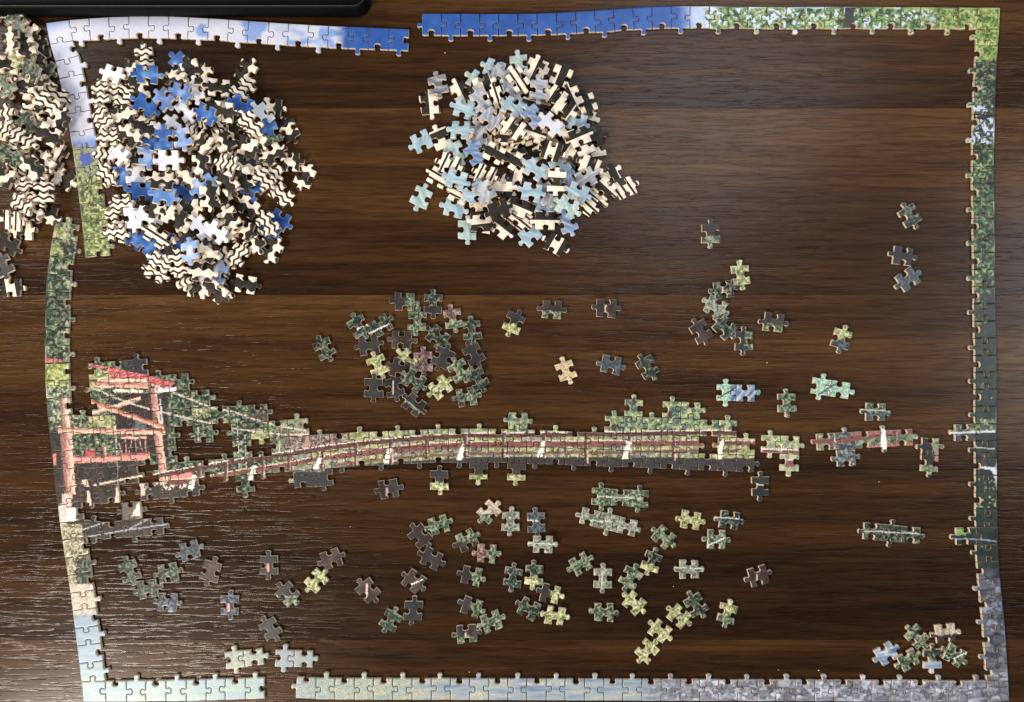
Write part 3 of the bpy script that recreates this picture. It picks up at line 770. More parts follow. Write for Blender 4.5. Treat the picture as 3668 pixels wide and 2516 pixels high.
# --- right hand part of the border
t3 = empty('puzzle_border', *W(3540, 1300))
tag(t3, 'long joined run of puzzle border turning two corners, with leaves, river stones and water', 'puzzle border')
top = resample([(1512, 48), (1820, 49), (1975, 46), (2181, 34), (2400, 22), (2782, 24), (3164, 24), (3504, 26)], 29)
inn = offset_line(top, 79)
out = resample([(3581, 104), (3573, 218), (3565, 436), (3562, 655), (3565, 800), (3567, 1073), (3572, 1345), (3572, 1580), (3575, 1887), (3583, 2060), (3600, 2232), (3613, 2440)], 38)
oin = offset_line(out, 80)
C = {(0, 30): (3584, 27)}
for j in range(30): C[(0, j)] = top[j]; C[(1, j)] = inn[j]
for i in range(39): C[(i + 1, 30)] = out[i]; C[(i + 1, 29)] = oin[i]
C[(1, 29)] = (3499, 105)
bi = resample([(1063, 2424), (1200, 2430), (1800, 2432), (2400, 2435), (3000, 2437), (3538, 2440)], 36)
bo = offset_line(bi, 78)
for k in range(37): C[(39, k - 7)] = bi[k]; C[(40, k - 7)] = bo[k]
C[(39, 29)] = (3535, 2440); C[(39, 30)] = out[38]; C[(40, 30)] = (3618, 2514); C[(40, 29)] = (3538, 2517)
for i in (24, 25, 30, 31): C[(i, 28)] = (C[(i, 29)][0] - 71, C[(i, 29)][1] + 2)
build_grid(t3, C, [(0, j) for j in range(30)] + [(i, 29) for i in range(1, 40)] + [(39, j) for j in range(-7, 29)] + [(24, 28), (30, 28)], paint_right, 3, 0,
           [('h', 0, j) for j in range(30)] + [('v', i, 30) for i in range(40)] + [('h', 40, j) for j in range(-7, 30)])

# --- left border with the bridge and the lower left corner
t2 = empty('puzzle_section', *W(900, 1650))
tag(t2, 'joined puzzle section with red roofed shelter, rope bridge rails and curved left border', 'puzzle section')
out = resample([(196, 790), (180, 890), (165, 1010), (160, 1150), (159, 1300), (165, 1440), (177, 1570), (196, 1748)], 15)
out2 = resample([(196, 1748), (207, 1830), (225, 1960), (250, 2120), (270, 2280), (290, 2441)], 11)
ol = np.vstack([out, out2[1:]])
il = offset_line(ol, -87)
C = {}
for q in range(27): C[(q - 15, -1)] = ol[q]; C[(q - 15, 0)] = il[q]
L0 = [(250, 1752), (350, 1745), (432, 1738), (617, 1723), (754, 1710), (922, 1700), (1047, 1690), (1159, 1680), (1250, 1674), (1430, 1665), (1570, 1659), (1720, 1658), (1953, 1664), (2228, 1675), (2496, 1686), (2710, 1693)]
SX = [284, 352, 424, 496, 568, 640, 708, 774, 840, 908, 976, 1047, 1120, 1190, 1258, 1329, 1398, 1470, 1537, 1608, 1680, 1748, 1817, 1885, 1953, 2023, 2092, 2159, 2227, 2294, 2364, 2431, 2501, 2569, 2636, 2703]
def l0(x): return float(_interp(L0, x))
for j in range(1, 36):
    x0 = SX[j]; sl = (l0(min(x0 + 120, 2710)) - l0(max(x0 - 120, 250))) / (min(x0 + 120, 2710) - max(x0 - 120, 250))
    ph = np.interp(x0, [500, 1500], [63.4, 61.0])
    for i in range(-8, 5):
        y = l0(x0) + i * ph
        C[(i, j)] = (x0 - sl * 1.15 * (y - l0(x0)), y)
rows = {-7: [1, 2, 3], -6: [1, 2, 3, 4, 5], -5: range(1, 7), -4: list(range(0, 10)) + [28, 30, 31],
        -3: [0, 1, 2, 3, 4, 6, 8, 9, 10, 11, 22] + list(range(27, 34)), -2: [0, 1, 2, 3, 4, 8] + [c for c in range(10, 35) if c != 32],
        -1: [0, 1, 2] + list(range(4, 35)), 0: [0, 1, 3, 4, 5, 8, 11, 12, 20, 22], 1: [2], 2: [0, 1, 2, 3]}
cells = [(i, j) for i, js in rows.items() for j in js] + [(i, -1) for i in range(-15, 12)]
bt = [(298, 2516), (380, 2515), (454, 2515), (523, 2514), (595, 2514), (667, 2513), (738, 2511), (807, 2509), (879, 2507), (948, 2505)]
bp = [None, (378, 2440), (453, 2439), (523, 2438), (595, 2437), (667, 2436), (738, 2434), (807, 2432), (879, 2430), (948, 2428)]
for k in range(10):
    C[(12, k - 1)] = bt[k]
    if k: C[(11, k - 1)] = bp[k]
cells += [(11, j) for j in range(0, 8)]
build_grid(t2, C, cells, paint_bridge, 2, 1,
           [('v', i, -1) for i in range(-15, 12)] + [('h', 12, j) for j in range(-1, 8)])

# --- small joined groups
def small(cells, x, y, ang, ink, label, seed, name='piece_cluster', parity=0, pw=68.5, ph=61.5):
    a = math.radians(ang); ca, sa = math.cos(a), math.sin(a)
    js = [c[1] for c in cells]; is_ = [c[0] for c in cells]
    mx = (min(js) + max(js) + 1) / 2; my = (min(is_) + max(is_) + 1) / 2
    C = {}
    for i in range(min(is_), max(is_) + 2):
        for j in range(min(js), max(js) + 2):
            u = (j - mx) * pw; v = (i - my) * ph
            C[(i, j)] = (x + u * ca - v * sa, y + u * sa + v * ca)
    t = tag(empty(name, *W(x, y)), label, 'piece cluster', 'small joined clusters of puzzle pieces')
    build_grid(t, C, cells, ink, seed, parity)

def styled(cx, cy, style, s):
    return lambda x, y: paint(style, np.asarray(x) - cx, np.asarray(y) - cy, s)
small([(0, 0), (0, 1)], 2637, 1408, 1, styled(2612, 1408, 'M|U+d', 3.0), 'two joined pieces, mint green turning to blue and white', 21, parity=1)
small([(0, 0), (0, 1)], 2976, 1391, 9, styled(2976, 1391, 'M+d', 5.0), 'two joined mint green pieces crossed by a thin dark line', 22, parity=1)
small([(0, 0), (0, 1)], 874, 2361, -7, styled(874, 2361, 'V', 7.0), 'two joined pale yellow blue pieces above the bottom border', 23, parity=1)
small([(0, 0), (0, 1)], 1052, 2361, 2, styled(1052, 2361, 'X', 8.0), 'two joined pale lavender pieces above the gap in the bottom border', 24, parity=1)
small([(0, 0), (0, 1), (0, 2)], 2222, 1784, 3, styled(2222, 1790, 'G+h', 9.0), 'three joined green pieces in a level row below the bridge', 25, parity=1)
small([(0, 0), (0, 1), (0, 2)], 2180, 1871, 14, styled(2180, 1875, 'P+h', 11.0), 'three joined pale green pieces sloping below the level green row', 26)
small([(0, 0), (0, 1), (0, 2)], 3195, 1912, 5, styled(3195, 1914, 'D+h', 12.0), 'three joined dark green pieces with a pale line, alone near the right border', 27)
small([(0, 0), (0, 1), (1, 1)], 2796, 1625, 2, paint_green_rail, 'three joined pieces with yellow green grass and purple rail beside the bridge end', 28, parity=1, ph=64)
small([(0, j) for j in range(5)] + [(1, 1)], 3100, 1607, -3, paint_rail_bits, 'six joined pieces with brown rail and white post', 29, pw=69)
small([(0, 0), (1, 0)], 3332, 1630, 3, paint_post, 'two joined pieces, dark trunk above green leaves, beside the right border', 30, pw=64)

# ------------------------------------------------------------------ loose pieces
def loose_poly(r, w=69.0, h=66.5):
    j = lambda: r.uniform(-2.5, 2.5)
    c = [(-w / 2 + j(), -h / 2 + j()), (w / 2 + j(), -h / 2 + j()), (w / 2 + j(), h / 2 + j()), (-w / 2 + j(), h / 2 + j())]
    p = []
    for k, s in enumerate((-1, 1, -1, 1)): p += side(c[k], c[(k + 1) % 4], s, r)
    return np.array(p)

def back_stripe(kind, ang, r):
    """kind: n thin waves, w wide waves, N thin straight bars, W wide straight bars, D all black"""
    a = math.radians(ang); ca, sa = math.cos(a), math.sin(a)
    per = {'n': 21.0, 'w': 66.0, 'N': 24.0, 'W': 62.0, 'Z': 900.0}[kind]
    duty = {'n': 0.39, 'w': 0.54, 'N': 0.34, 'W': 0.47, 'Z': 1.0}[kind]
    amp = {'n': 4.2, 'w': 4.6, 'N': 0.0, 'W': 0.0, 'Z': 0.0}[kind] / per
    ph = r.uniform(0, 1) if kind in 'nN' else r.choice((0.02, 0.25, 0.5, 0.76)) + r.uniform(-.06, .06)
    p0 = r.uniform(0, 6.28)
    def f(x, y):
        u = x * ca + y * sa; v = -x * sa + y * ca
        return np.stack([u / 34.0 * 6.28 + p0, v / per + ph + 40, np.full(len(x), duty), np.full(len(x), amp)], 1)
    return f

BACKS = 'nwNWZ'
def loose_mesh(kind, ang, lang, r, w=69.0, h=66.5):
    """a loose piece around its own middle, its knobs on the axis turned by ang"""
    a = math.radians(ang); R = np.array([[math.cos(a), math.sin(a)], [-math.sin(a), math.cos(a)]])
    poly = loose_poly(r, w, h) @ R
    if kind in BACKS:
        return poly, piece_mesh('puzzle_piece', poly, (0, 0), stripe=back_stripe(kind, lang, r))
    s = r.uniform(0, 50)
    return poly, piece_mesh('puzzle_piece', poly, (0, 0), ink=lambda x, y: paint(kind, x, y, s))

def put_piece(me, x, y, z=0.0, sl=(0, 0), k=KT):
    o = link(bpy.data.objects.new('puzzle_piece', me))
    wx, wy = W(x, y, k); o.location = (wx, wy, z)
    if sl[0] or sl[1]:
        n = Vector((-sl[0], -sl[1], 1)).normalized()
        o.rotation_euler = Vector((0, 0, 1)).rotation_difference(n).to_euler()
    return o

class Heap:
    def __init__(self, x0, y0, x1, y1):
        self.x0, self.y0 = x0, y0; self.c = 3.5
        self.h = np.zeros((int((y1 - y0) / self.c) + 2, int((x1 - x0) / self.c) + 2))
        g = np.linspace(-0.22, 0.22, 11); a, b = np.meshgrid(g, g); self.sl = np.stack([a.ravel(), b.ravel()], 1)
    def drop(self, poly, x, y):
        lo, hi = poly.min(0), poly.max(0)
        gx, gy = np.meshgrid(np.arange(lo[0], hi[0], self.c), np.arange(lo[1], hi[1], self.c))
        gx, gy = gx.ravel(), gy.ravel(); m = in_poly(gx, gy, poly); gx, gy = gx[m], gy[m]
        ii = np.clip(((y + gy - self.y0) / self.c).astype(int), 0, self.h.shape[0] - 1)
        jj = np.clip(((x + gx - self.x0) / self.c).astype(int), 0, self.h.shape[1] - 1)
        h = self.h[ii, jj]; wx = gx * S; wy = -gy * S
        if h.max() <= 0: sl, z = (0.0, 0.0), 0.0
        else:
            pl = self.sl[:, 0:1] * wx[None] + self.sl[:, 1:2] * wy[None]
            off = (h[None] - pl).max(1)
            low = off + pl.min(1)
            cost = off + (pl.mean(1)) + np.hypot(*self.sl.T) * 0.0012 + np.where(low < -1e-6, 1.0, 0)
            b = int(np.argmin(cost)); sl = tuple(self.sl[b]); z = max(off[b], 0)
        top = z + sl[0] * wx + sl[1] * wy + T * math.sqrt(1 + sl[0] ** 2 + sl[1] ** 2) + 0.00005
        np.maximum.at(self.h, (ii, jj), top)
        return z, sl

LOOSE = """
1448 1081 2 K|G|black and green piece at the top left of the dark cluster
1551 1089 90 T/K|teal piece with pink knob at the top of the dark cluster
1494 1151 95 G|green piece with slate edge, below the top pair of the dark cluster
1621 1141 80 R/G|brown green piece on the upper right of the dark cluster
1691 1182 84 D|dark leafy piece on the right shoulder of the dark cluster
1285 1169 56 T+w|dark teal piece with white line, leftmost of the dark cluster
1365 1167 148 D+w|dark piece crossed by a bright white line in the dark cluster
1321 1239 170 K|charcoal piece on the left below the two white lined ones
1440 1218 2 B|brown black piece with two stubs, upper middle of the dark cluster
1567 1208 40 D|dark speckled piece in the middle of the dark cluster
1696 1270 62 K|charcoal piece on the right rim of the dark cluster
1352 1309 66 Y|bright yellow green speckled piece on the left of the dark cluster
1458 1291 45 Y|small bright yellow green piece near the middle of the dark cluster
1515 1296 90 R|brown pink piece near the middle of the dark cluster
1585 1280 118 K|charcoal piece in the middle beside the brown pink one
1644 1327 60 G|green piece with brown knob on the lower right of the dark cluster
1337 1389 92 K|charcoal piece at the lower left of the dark cluster
1412 1389 80 K+v|charcoal piece with pink edge beside the lower left one
1432 1322 20 B|dark brown piece tucked under the small yellow green one
1481 1363 35 T|teal and black piece in the lower middle of the dark cluster
1577 1389 142 Y|yellow green piece standing diagonally at the bottom of the dark cluster
1711 1358 60 D|dark green speckled piece at the lower right rim of the dark cluster
1672 1425 170 D|G|dark and green piece with slanting branch at the bottom right of the dark cluster
1481 1451 40 K+x|charcoal piece lowest of the dark cluster, pointing down
1162 1249 60 D|lone dark green piece left of the dark cluster
1840 1156 114 K/Y|charcoal piece with pale green lower half, right of the dark cluster
1977 1110 3 B/G|brown black piece with green lower strip, upper middle of table
2173 1105 2 B+v|dark brown piece with thin cream line, upper middle of table
2026 1329 70 O|yellow orange piece lying alone above the bridge
2189 1306 10 S|slate piece with a white notch beside the yellow orange one
2320 1316 60 D|dark green piece on the far side of the slate one
2547 838 90 B/G|dark piece with green lower edge, highest of the right hand group
3262 772 60 D|dark green piece highest near the right border
3235 917 8 K|charcoal piece lying level near the right border
3254 1002 145 S|slate piece lying aslant near the right border
2654 985 85 Y|yellow green piece at the top of the curved chain
2594 1037 170 D+v|dark green and brown piece second in the curved chain
2564 1100 30 P|grey green piece third in the curved chain
2596 1174 45 T|dark teal piece fourth in the curved chain
2512 1187 60 B|charcoal brown piece left of the curved chain
2665 1223 88 K|G|charcoal and green piece at the foot of the curved chain
2771 1157 8 B/G|dark and bright green piece right of the curved chain
3016 1215 105 Y/S|piece with yellow top and slate foot, alone right of centre
2820 1444 88 G|light green piece between the two mint groups
3137 1477 2 G/S+h|green piece with white and dark bands above the brown rail pieces
678 1974 165 S|slate piece highest of the lower left scatter
460 2048 70 T|dark teal upright piece leftmost of the lower left scatter
600 2054 170 D|dark green piece between the two upright ones at lower left
753 2048 106 B|brown black upright piece in the lower left scatter
526 2111 170 D|dark green piece below the leftmost upright one
598 2160 5 A|navy black piece with pale streaks at lower left
963 2025 90 K+p|charcoal upright piece with pink stripe
1187 2004 160 B|brown piece with grey band, right of the pink striped one
1029 2129 46 K/G|charcoal piece with yellow green corner in the lower scatter
1132 2083 135 Y|yellow green piece standing on a corner in the lower scatter
822 2169 90 A+p|black upright piece with pink stripe and green foot
966 2255 60 K|charcoal piece with green left corner, lowest of the lower left scatter
1390 1752 170 K+p|charcoal piece with cream square just below the bridge
1574 1721 90 K/Y|charcoal piece with yellow green foot just below the bridge
1571 1882 165 G|green and brown piece at the upper left of the lower scatter
1505 1922 50 B|dark brown piece beside the green and brown one
1752 1836 135 N/G|pink cream and green piece at the top of the lower scatter
1829 1870 92 P|pale grey green upright piece in the lower scatter
1921 1873 88 S+h|slate upright piece with pale line in the lower scatter
1944 1953 1 P+h|grey green level piece below the slate upright one
1671 1936 155 G/B|brown piece with green top edge in the lower scatter
1743 1985 5 R|G|lilac brown and green piece in the lower scatter
1545 2002 26 K|charcoal piece below the dark brown one in the lower scatter
1482 2083 36 B+w|brown black piece with pale line in the lower scatter
1688 2066 14 K|G|charcoal and green piece with white knob, upper of the two
1838 2071 100 T|dark teal upright piece in the middle of the lower scatter
1913 2060 92 T/Y|dark upright piece with yellow green band in the lower scatter
1318 2117 50 B+v|brown black piece with pink corners in the lower scatter
1688 2175 20 K|G|charcoal and green piece with pink knob, lower of the two
1398 2224 120 T|teal upright piece leaning at the lower edge of the scatter
1479 2189 92 K|charcoal upright piece beside the leaning teal one
1895 2183 30 D|dark green piece left of the yellow level one
1970 2129 14 K|Y|charcoal and yellow piece above the yellow level one
1987 2206 12 Y|bright yellow level piece in the lower scatter
1760 2229 160 G|green speckled piece near the bottom of the lower scatter
1671 2272 175 B/G+p|brown piece with cream block lowest in the middle scatter
2079 2022 150 G|green piece leaning right of the middle scatter
2160 2074 90 P+v|pale green upright piece with streaks
2165 2195 2 G|green level piece below the upright streaked one
2260 2071 120 G|grassy green piece standing on a corner near the yellow ones
2335 2014 110 D/Y|dark topped piece with yellow foot
2272 2163 40 Y|yellow green piece below the grassy corner one
2318 2336 130 Y|yellow green piece at the lower end of the diagonal chain
2367 2261 36 Y|yellow green piece in the middle of the diagonal chain
2434 2209 40 Y+d|bright yellow piece at the upper end of the diagonal chain
2495 2169 60 D|dark green piece beyond the upper end of the diagonal chain
2378 1925 40 G|green piece leaning below the bridge, right of the sloping three
2475 1864 8 Y|yellow green level piece right of the sloping three
2613 1864 8 T+h|dark grey green level piece below the bridge end
2567 1933 2 G+w|green level piece below the dark grey green one
2469 2042 0 P+h|grey green level piece with a pale line at lower right
2607 2200 105 Y/G|green upright piece with yellow knobs at lower right
2716 2065 165 B+v|dark brown piece with pale bars, alone at lower right
2725 1744 90 K+h|black upright piece with white corner below the bridge end
3288 2284 45 G|green piece on top of the little heap by the corner
3388 2269 175 N/B|tan and dark piece upper right of the heap by the corner
3176 2344 150 U|blue and white piece leftmost of the heap by the corner
3256 2366 150 G|green and cream piece second from left in the heap by the corner
3342 2361 90 D/L|dark and pale blue upright piece in the heap by the corner
3420 2350 30 G+w|green and white piece rightmost of the heap by the corner
"""
tops = Heap(0, 600, 3668, 2516)
for q, ln in enumerate(LOOSE.strip().splitlines()):
    x, y, a, rest = ln.split(' ', 3)
    parts = rest.split('|')
    label = parts[-1]; style = '|'.join(parts[:-1])
    r = random.Random(100 + q)
    poly, me = loose_mesh(style, float(a), 0, r)
    z, sl = tops.drop(inset(poly, 3.0), float(x), float(y))
    o = put_piece(me, float(x), float(y), z + r.uniform(0.00001, 0.0001), sl, 1 - (z + T) / H)
    tag(o, label, 'puzzle piece', 'loose pieces on the table')

# ------------------------------------------------------------------ heaps
SKY = """
515 206 85 n 3 0
402 266 18 c 0 1
464 259 75 w -25 0
360 335 83 n 5 1
404 332 84 n 6 0
451 350 120 n 30 0
496 314 85 w 85 1
522 266 0 s 0 1
518 377 30 s 0 2
584 355 45 s 0 2
627 281 25 w 20 1
645 226 45 s 0 0
684 252 70 w 70 0
698 323 80 c 0 0
436 414 160 w -20 1
367 423 60 n 150 1
645 332 20 s 0 1
665 392 60 c 0 0
725 272 85 w 88 0
781 315 0 w 5 0
882 256 116 w 116 0
870 320 125 n 35 0
867 377 20 s 0 0
971 383 5 w 88 0
738 408 25 s 0 1
896 441 50 n 50 2
936 412 50 c 0 0
802 398 10 w 20 0
1033 466 60 w 150 0
965 477 70 s/G 0 1
1092 634 114 w 32 0
1037 581 0 w 75 0
971 610 45 n 45 1
1007 695 45 n 45 1
944 644 50 n 45 2
978 553 150 w 150 1
927 597 30 c 0 0
876 587 10 w 5 1
814 587 15 n 105 2
781 559 130 w 130 1
802 506 60 w 60 2
842 487 55 w 55 1
725 510 40 w 130 2
721 591 90 w 70 1
914 496 45 w 45 1
887 525 20 w 150 1
728 663 150 k 0 2
814 653 55 w 55 2
904 682 130 s 0 0
749 704 90 w 80 2
867 638 70 w 60 1
785 695 60 w 100 1
515 457 25 w 25 2
595 452 125 c 0 2
649 494 70 k 0 2
584 499 90 s 0 2
602 574 0 c 0 3
578 648 3 w 3 3
484 623 85 c 0 1
467 557 90 w 95 1
378 552 10 n 100 1
427 556 40 c 0 1
382 626 45 n 45 1
440 630 85 s 0 0
389 490 0 n 5 2
464 488 35 w 35 2
376 448 60 n 150 0
505 685 0 s 0 1
584 703 10 k 0 2
655 685 30 s 0 0
527 561 80 k 0 1
673 643 40 w 40 1
527 506 10 s 0 1
436 727 0 n 0 1
475 780 90 c 0 1
524 776 20 c 0 1
571 751 10 w 100 1
624 778 30 w 120 2
669 745 0 w 90 1
718 813 50 c 0 2
558 842 35 N 35 2
482 855 30 s 0 0
520 872 40 s 0 1
564 906 10 s 0 0
409 787 80 n 170 0
416 835 10 n 175 1
604 891 70 w 80 1
680 900 80 k 0 3
740 900 30 w 30 2
571 942 30 n 30 1
640 945 85 n 175 1
558 975 30 n 30 0
667 831 60 w 150 1
631 873 10 s 0 0
821 784 60 w 150 2
889 740 35 w 35 2
958 801 60 n 60 2
1000 790 30 s 0 0
962 826 40 s 0 0
777 830 40 c 0 2
914 862 60 w 60 1
975 896 125 w 125 0
853 913 125 n 125 1
806 935 80 n 80 0
713 942 5 w 0 1
725 979 5 w 5 2
725 1012 95 c 0 0
772 1045 40 w 50 1
799 1026 45 w 45 0
877 1018 8 w 10 0
706 1035 10 w 100 0
777 984 100 k 0 0
655 994 70 n 70 0
872 825 20 w 120 1
811 823 50 w 140 1
"""
WATER = """
1570 304 76 y 0 1
1539 372 82 W 85 0
1510 506 152 l 0 0
1510 706 115 e 0 0
1647 331 65 W 65 0
1581 497 65 W 155 0
1664 387 20 l 0 2
1722 356 65 g 0 2
1649 465 5 l 0 2
1771 246 20 l 0 1
1796 267 30 g 0 1
1858 231 85 e 0 0
1711 289 30 e 0 0
1730 304 160 W 70 1
1854 283 52 N 52 2
1831 323 45 g 0 1
1782 347 70 N 72 1
1838 383 30 l 0 2
1759 424 50 g 0 2
1809 434 30 W 120 1
1713 486 90 g 0 1
1840 459 35 W 125 2
1912 246 115 W 115 1
2010 273 112 W 112 1
1964 258 20 W 112 0
1931 320 90 g 0 2
1923 366 15 W 15 1
2051 349 65 W 65 1
2020 387 35 W 125 2
1991 347 40 W 125 1
1910 418 50 b 0 2
2064 434 20 l 0 1
2099 412 20 W 20 0
1973 445 40 c 0 2
2020 472 50 W 50 1
2074 488 155 W 155 2
2124 490 170 Z 0 1
1906 476 15 W 15 1
2101 372 70 W 70 0
1633 545 60 e 0 1
1704 548 60 b 0 1
1771 548 28 W 28 2
1829 565 30 W 30 1
1611 588 20 N 118 1
1741 625 20 N 118 2
1570 633 30 N 30 0
1633 643 20 l 0 2
1698 691 150 l 0 2
1736 686 60 g 0 2
1626 746 15 l 0 0
1673 824 92 e 0 0
1714 753 85 W 172 0
1786 751 160 Z 0 2
1799 671 0 W 2 1
1724 801 10 W 172 1
1799 814 40 W 38 0
1854 743 22 W 22 1
1648 701 30 N 30 1
1918 605 30 l 0 2
1978 540 20 W 110 2
2007 594 60 l 0 1
1995 648 95 W 5 2
2040 646 50 b 0 1
2099 638 150 g 0 2
2069 689 20 l 0 2
2180 627 150 W 65 0
2239 673 155 N 55 0
2169 673 40 W 42 1
2134 705 42 W 42 0
2099 729 30 N 42 0
2034 737 30 e 0 2
2032 799 65 b 0 1
1956 743 20 l 0 0
1956 694 60 g 0 1
1905 686 10 l 0 1
1953 791 0 W 0 1
1899 840 140 l 0 0
1991 875 28 W 120 0
2053 549 40 W 125 1
2091 522 60 W 155 1
2134 530 80 W 172 0
2077 578 20 e 0 0
2112 592 20 W 110 1
1862 783 40 N 40 0
"""
GARDEN = """
28 233 0 w 5 1
81 218 20 Y 0 1
109 256 30 D 0 2
132 299 0 W 0 1
120 328 0 W 0 0
88 169 70 w 70 1
139 177 75 w 75 0
154 235 40 D 0 0
56 77 50 P 0 1
21 54 30 K+w 0 0
38 147 80 w 80 1
94 105 40 w 130 0
15 303 60 G 0 0
24 425 85 n 85 0
38 474 30 n 125 1
81 500 30 n 125 2
98 442 45 D 0 1
165 367 40 n 40 1
198 339 30 n 30 0
207 433 125 w 125 1
169 480 30 w 30 2
203 565 115 W 115 1
113 555 60 D 0 1
28 555 30 G 0 2
160 580 55 w 55 1
117 602 50 w 50 2
62 546 20 n 20 1
154 688 90 n 0 2
85 685 80 n 165 1
75 732 50 n 140 1
160 769 15 w 15 0
41 788 10 N 105 1
78 826 0 W 105 0
28 873 30 Z 0 0
38 1030 0 W 80 0
8 955 60 K 0 0
226 640 30 w 120 0
110 750 60 w 60 0
19 640 20 w 150 1
"""
LOOK = {'n': 'cream back with thin black waves', 'w': 'cream back with broad black wave', 'N': 'cream back with thin black bars',
        'W': 'cream back with broad black bar', 'Z': 'plain black back', 'D': 'dark green leaf piece', 's': 'deep blue piece', 'c': 'white cloud piece', 'k': 'pale cloudy blue piece',
        'l': 'light blue rippled piece', 'e': 'pale teal piece', 'g': 'grey rippled piece', 'b': 'blue streaked piece', 'y': 'grey piece with pale ripples',
        'Y': 'yellow green leaf piece', 'G': 'green leaf piece', 'P': 'pale leaf piece', 'K+w': 'dark piece with white streak', 'K': 'charcoal piece', 's/G': 'blue piece with green treetop'}
CLOCK = ['twelve', 'one', 'two', 'three', 'four', 'five', 'six', 'seven', 'eight', 'nine', 'ten', 'eleven']

filler_V, filler_F, filler_MI, filler_ST = [], [], [], []
def add_filler(me, M):
    b = sum(len(v) for v in filler_V)
    v = np.array([M @ q.co for q in me.vertices]); filler_V.append(v)
    for p in me.polygons: filler_F.append(tuple(b + i for i in p.vertices)); filler_MI.append(p.material_index)
    st = np.zeros(len(me.vertices) * 4, np.float32); me.attributes['stripe'].data.foreach_get('color', st); filler_ST.append(st)

def heap(table_, box, centre, radii, name, nfill, kinds, seed):
    hp = Heap(*box); r = random.Random(seed)
    for q in range(nfill):
        a = r.uniform(0, 6.283); d = math.sqrt(r.uniform(0, 1)) * 0.66
        x = centre[0] + math.cos(a) * d * radii[0]; y = centre[1] + math.sin(a) * d * radii[1]
        if x < -20: continue
        poly, me = loose_mesh(r.choice(kinds), r.uniform(0, 180), r.uniform(0, 180), r)
        z, sl = hp.drop(poly, x, y)
        wx, wy = W(x, y, 1 - (z + T) / H)
        n = Vector((-sl[0], -sl[1], 1)).normalized()
        M = Matrix.Translation((wx, wy, z)) @ Vector((0, 0, 1)).rotation_difference(n).to_matrix().to_4x4()
        add_filler(me, M); bpy.data.meshes.remove(me)
    rec = []
    rows_ = [ln.split() for ln in table_.strip().splitlines()]
    rows_ = sorted(enumerate(rows_), key=lambda e: (int(e[1][5]), e[0]))
    for q, (x, y, a, kind, la, od) in rows_:
        x, y, a, la = float(x), float(y), float(a), float(la)
        rr = random.Random(seed * 1000 + q)
        poly, me = loose_mesh(kind, a, la, rr)
        z, sl = hp.drop(poly, x, y)
        o = put_piece(me, x, y, z, sl, 1 - (z + T) / H)
        dx, dy = (x - centre[0]) / radii[0], (y - centre[1]) / radii[1]
        d = math.hypot(dx, dy); ck = CLOCK[int(round(math.degrees(math.atan2(dx, -dy)) / 30)) % 12]
        look = LOOK[kind]
        if d < 0.3: where = 'near middle of %s' % name
        else: where = '%s %s at %s o\'clock' % ('halfway up' if d < 0.72 else ('rim of' if d < 1.08 else 'strayed from'), name, ck)
        rec.append([o, look, where, d, x, y, z])
    by = {}
    for e in rec: by.setdefault((e[1], e[2]), []).append(e)
    for (look, where), es in by.items():
        es.sort(key=lambda e: e[5])
        for q, e in enumerate(es):
            w = ''
            if len(es) == 2: w = ('upper ', 'lower ')[q]
            if len(es) == 3: w = ('upper ', 'middle ', 'lower ')[q]
            if len(es) > 3: w = ('topmost ', 'second highest ', 'third highest ', 'fourth highest ', 'fifth highest ', 'sixth highest ', 'seventh highest ', 'eighth highest ')[min(q, 7)]
            tag(e[0], '%s%s %s' % (w, look, where), 'puzzle piece', 'pieces of the ' + name)

heap(SKY, (200, 100, 1250, 1200), (660, 600), (360, 430), 'blue sky heap', 24, 'nwwn', 5)
heap(WATER, (1400, 150, 2400, 1000), (1880, 540), (310, 340), 'pale water heap', 18, 'WWNW', 6)
heap(GARDEN, (-120, -50, 400, 1150), (70, 480), (170, 430), 'left edge heap', 12, 'nwwW', 8)
fm = bpy.data.meshes.new('heap_filling'); fm.from_pydata(np.concatenate(filler_V).tolist(), [], filler_F)
fm.polygons.foreach_set('material_index', filler_MI)
at = fm.attributes.new('stripe', 'FLOAT_COLOR', 'POINT'); at.data.foreach_set('color', np.concatenate(filler_ST))
fm.materials.append(M_BACK); fm.materials.append(M_EDGE); fm.update()
o = link(bpy.data.objects.new('heaped_puzzle_pieces', fm))
tag(o, 'half buried puzzle pieces filling the lower layers of the three heaps', 'puzzle pieces', None, 'stuff')

# ------------------------------------------------------------------ black case at the top edge
def rounded(x0, x1, y0, y1, rad, n=10):
    p = []
    for cx, cy, a0 in ((x1 - rad, y1 - rad, 0), (x0 + rad, y1 - rad, 90), (x0 + rad, y0 + rad, 180), (x1 - rad, y0 + rad, 270)):
        for k in range(n + 1):
            a = math.radians(a0 + 90 * k / n); p.append((cx + rad * math.cos(a), cy + rad * math.sin(a)))
    return p
def loft(name, rings, material, closed_top=True):
    V, F = [], []; n = len(rings[0][0])
    for p, z in rings: V += [(x, y, z) for x, y in p]
    for k in range(len(rings) - 1):
        for i in range(n):
            j = (i + 1) % n; F.append((k * n + i, k * n + j, (k + 1) * n + j, (k + 1) * n + i))
    if closed_top: F.append(tuple(range((len(rings) - 1) * n, len(rings) * n)))
    me = bpy.data.meshes.new(name); me.from_pydata(V, [], F); me.polygons.foreach_set('use_smooth', [True] * len(F)); me.update()
    me.materials.append(material); return me
M_CASE = plain_material('black_plastic', (0.0028, 0.0028, 0.003), 0.55, 0.07, 300, 0.3)
M_RIM = plain_material('dark_grey_rim', (0.022, 0.021, 0.020), 0.45, 0.3, 200, 0.4)  # dark grey, a little lighter than the body
hx = 0.020; kk = 1 - hx / H
cs = empty('black_case', *W(560, -160))
tag(cs, 'black plastic case with rounded corner and thin raised rim beyond the sky border', 'case')
ox, oy = cs.location.x, cs.location.y
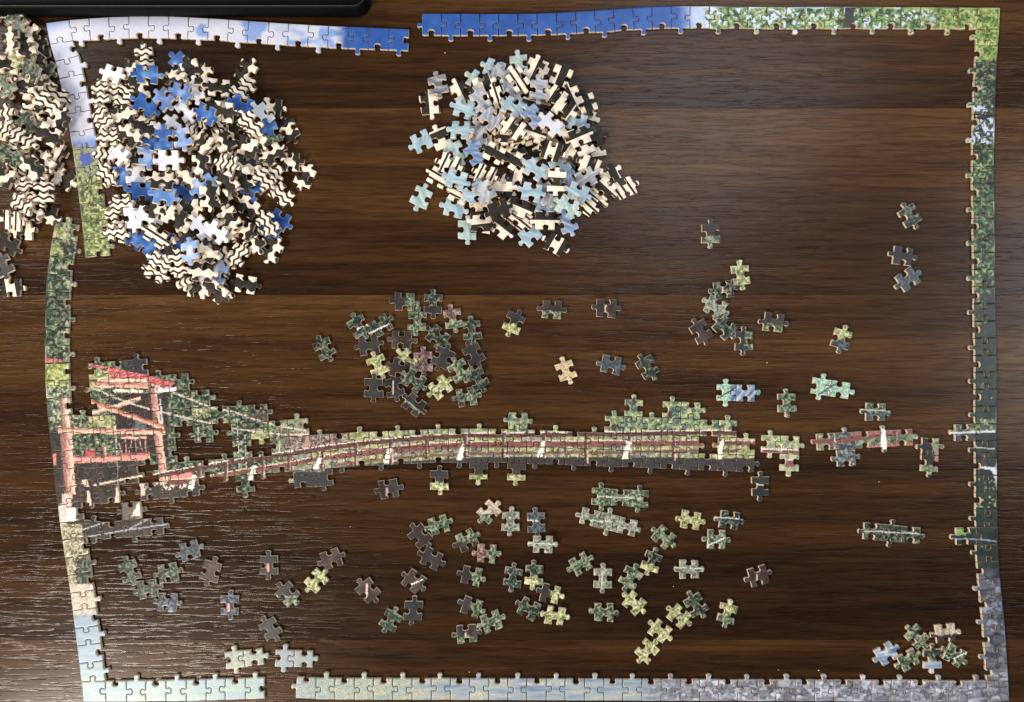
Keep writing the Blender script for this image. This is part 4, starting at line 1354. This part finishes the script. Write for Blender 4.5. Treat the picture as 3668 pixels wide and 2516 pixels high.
X0, X1 = W(-700, 0)[0] - ox, W(1312, 0, kk)[0] - ox
Y0, Y1 = W(0, 24, kk)[1] - oy, W(0, -900)[1] - oy
def rr_(d, z, rad=0.014): return (rounded(X0 + d, X1 - d, Y0 + d, Y1 - d, max(rad - d, 0.002)), z)
me = loft('body', [rr_(0.0012, 0), rr_(-0.0008, 0.0012), rr_(-0.0014, 0.006), rr_(-0.0006, hx - 0.003), rr_(0.0006, hx - 0.0008), rr_(0.0018, hx - 0.0006), rr_(0.005, hx - 0.0035), rr_(0.006, hx - 0.0038)], M_CASE)
o = link(bpy.data.objects.new('body', me)); o.parent = cs
me = loft('rim', [rr_(0.0004, hx - 0.0006), rr_(0.0005, hx - 0.0001), rr_(0.0010, hx + 0.0002), rr_(0.0015, hx - 0.0001), rr_(0.0017, hx - 0.0006)], M_RIM, False)
o = link(bpy.data.objects.new('rim', me)); o.parent = cs

# ------------------------------------------------------------------ crumbs of card
M_CRUMB = plain_material('card_crumb', (0.75, 0.70, 0.62), 0.8, 0.2, 900, 0.15)
V, F = [], []
for q, (x, y, sz) in enumerate(((2747, 1300, 3.4), (1255, 1887, 3.0), (1594, 190, 3.0), (2932, 2402, 4.0), (3148, 1727, 2.6), (1681, 2408, 2.8), (2788, 2400, 2.2), (2412, 2101, 2.4))):
    wx, wy = W(x, y, 1); r = random.Random(q); b = len(V); n = 6; sz *= 0.7
    ring = [(wx + math.cos(k) * sz * S * r.uniform(.7, 1.2), wy + math.sin(k) * sz * S * r.uniform(.7, 1.2)) for k in np.linspace(0, 6.28, n, endpoint=False)]
    V += [(x_, y_, 0.00002) for x_, y_ in ring] + [(wx + (x_ - wx) * .6, wy + (y_ - wy) * .6, sz * S * 0.9) for x_, y_ in ring]
    for i in range(n): F.append((b + i, b + (i + 1) % n, b + n + (i + 1) % n, b + n + i))
    F.append(tuple(range(b + n, b + 2 * n)))
me = bpy.data.meshes.new('card_dust'); me.from_pydata(V, [], F); me.update(); me.materials.append(M_CRUMB)
o = link(bpy.data.objects.new('card_dust', me)); tag(o, 'tiny pale specks of card dust scattered on the table', 'dust', None, 'stuff')
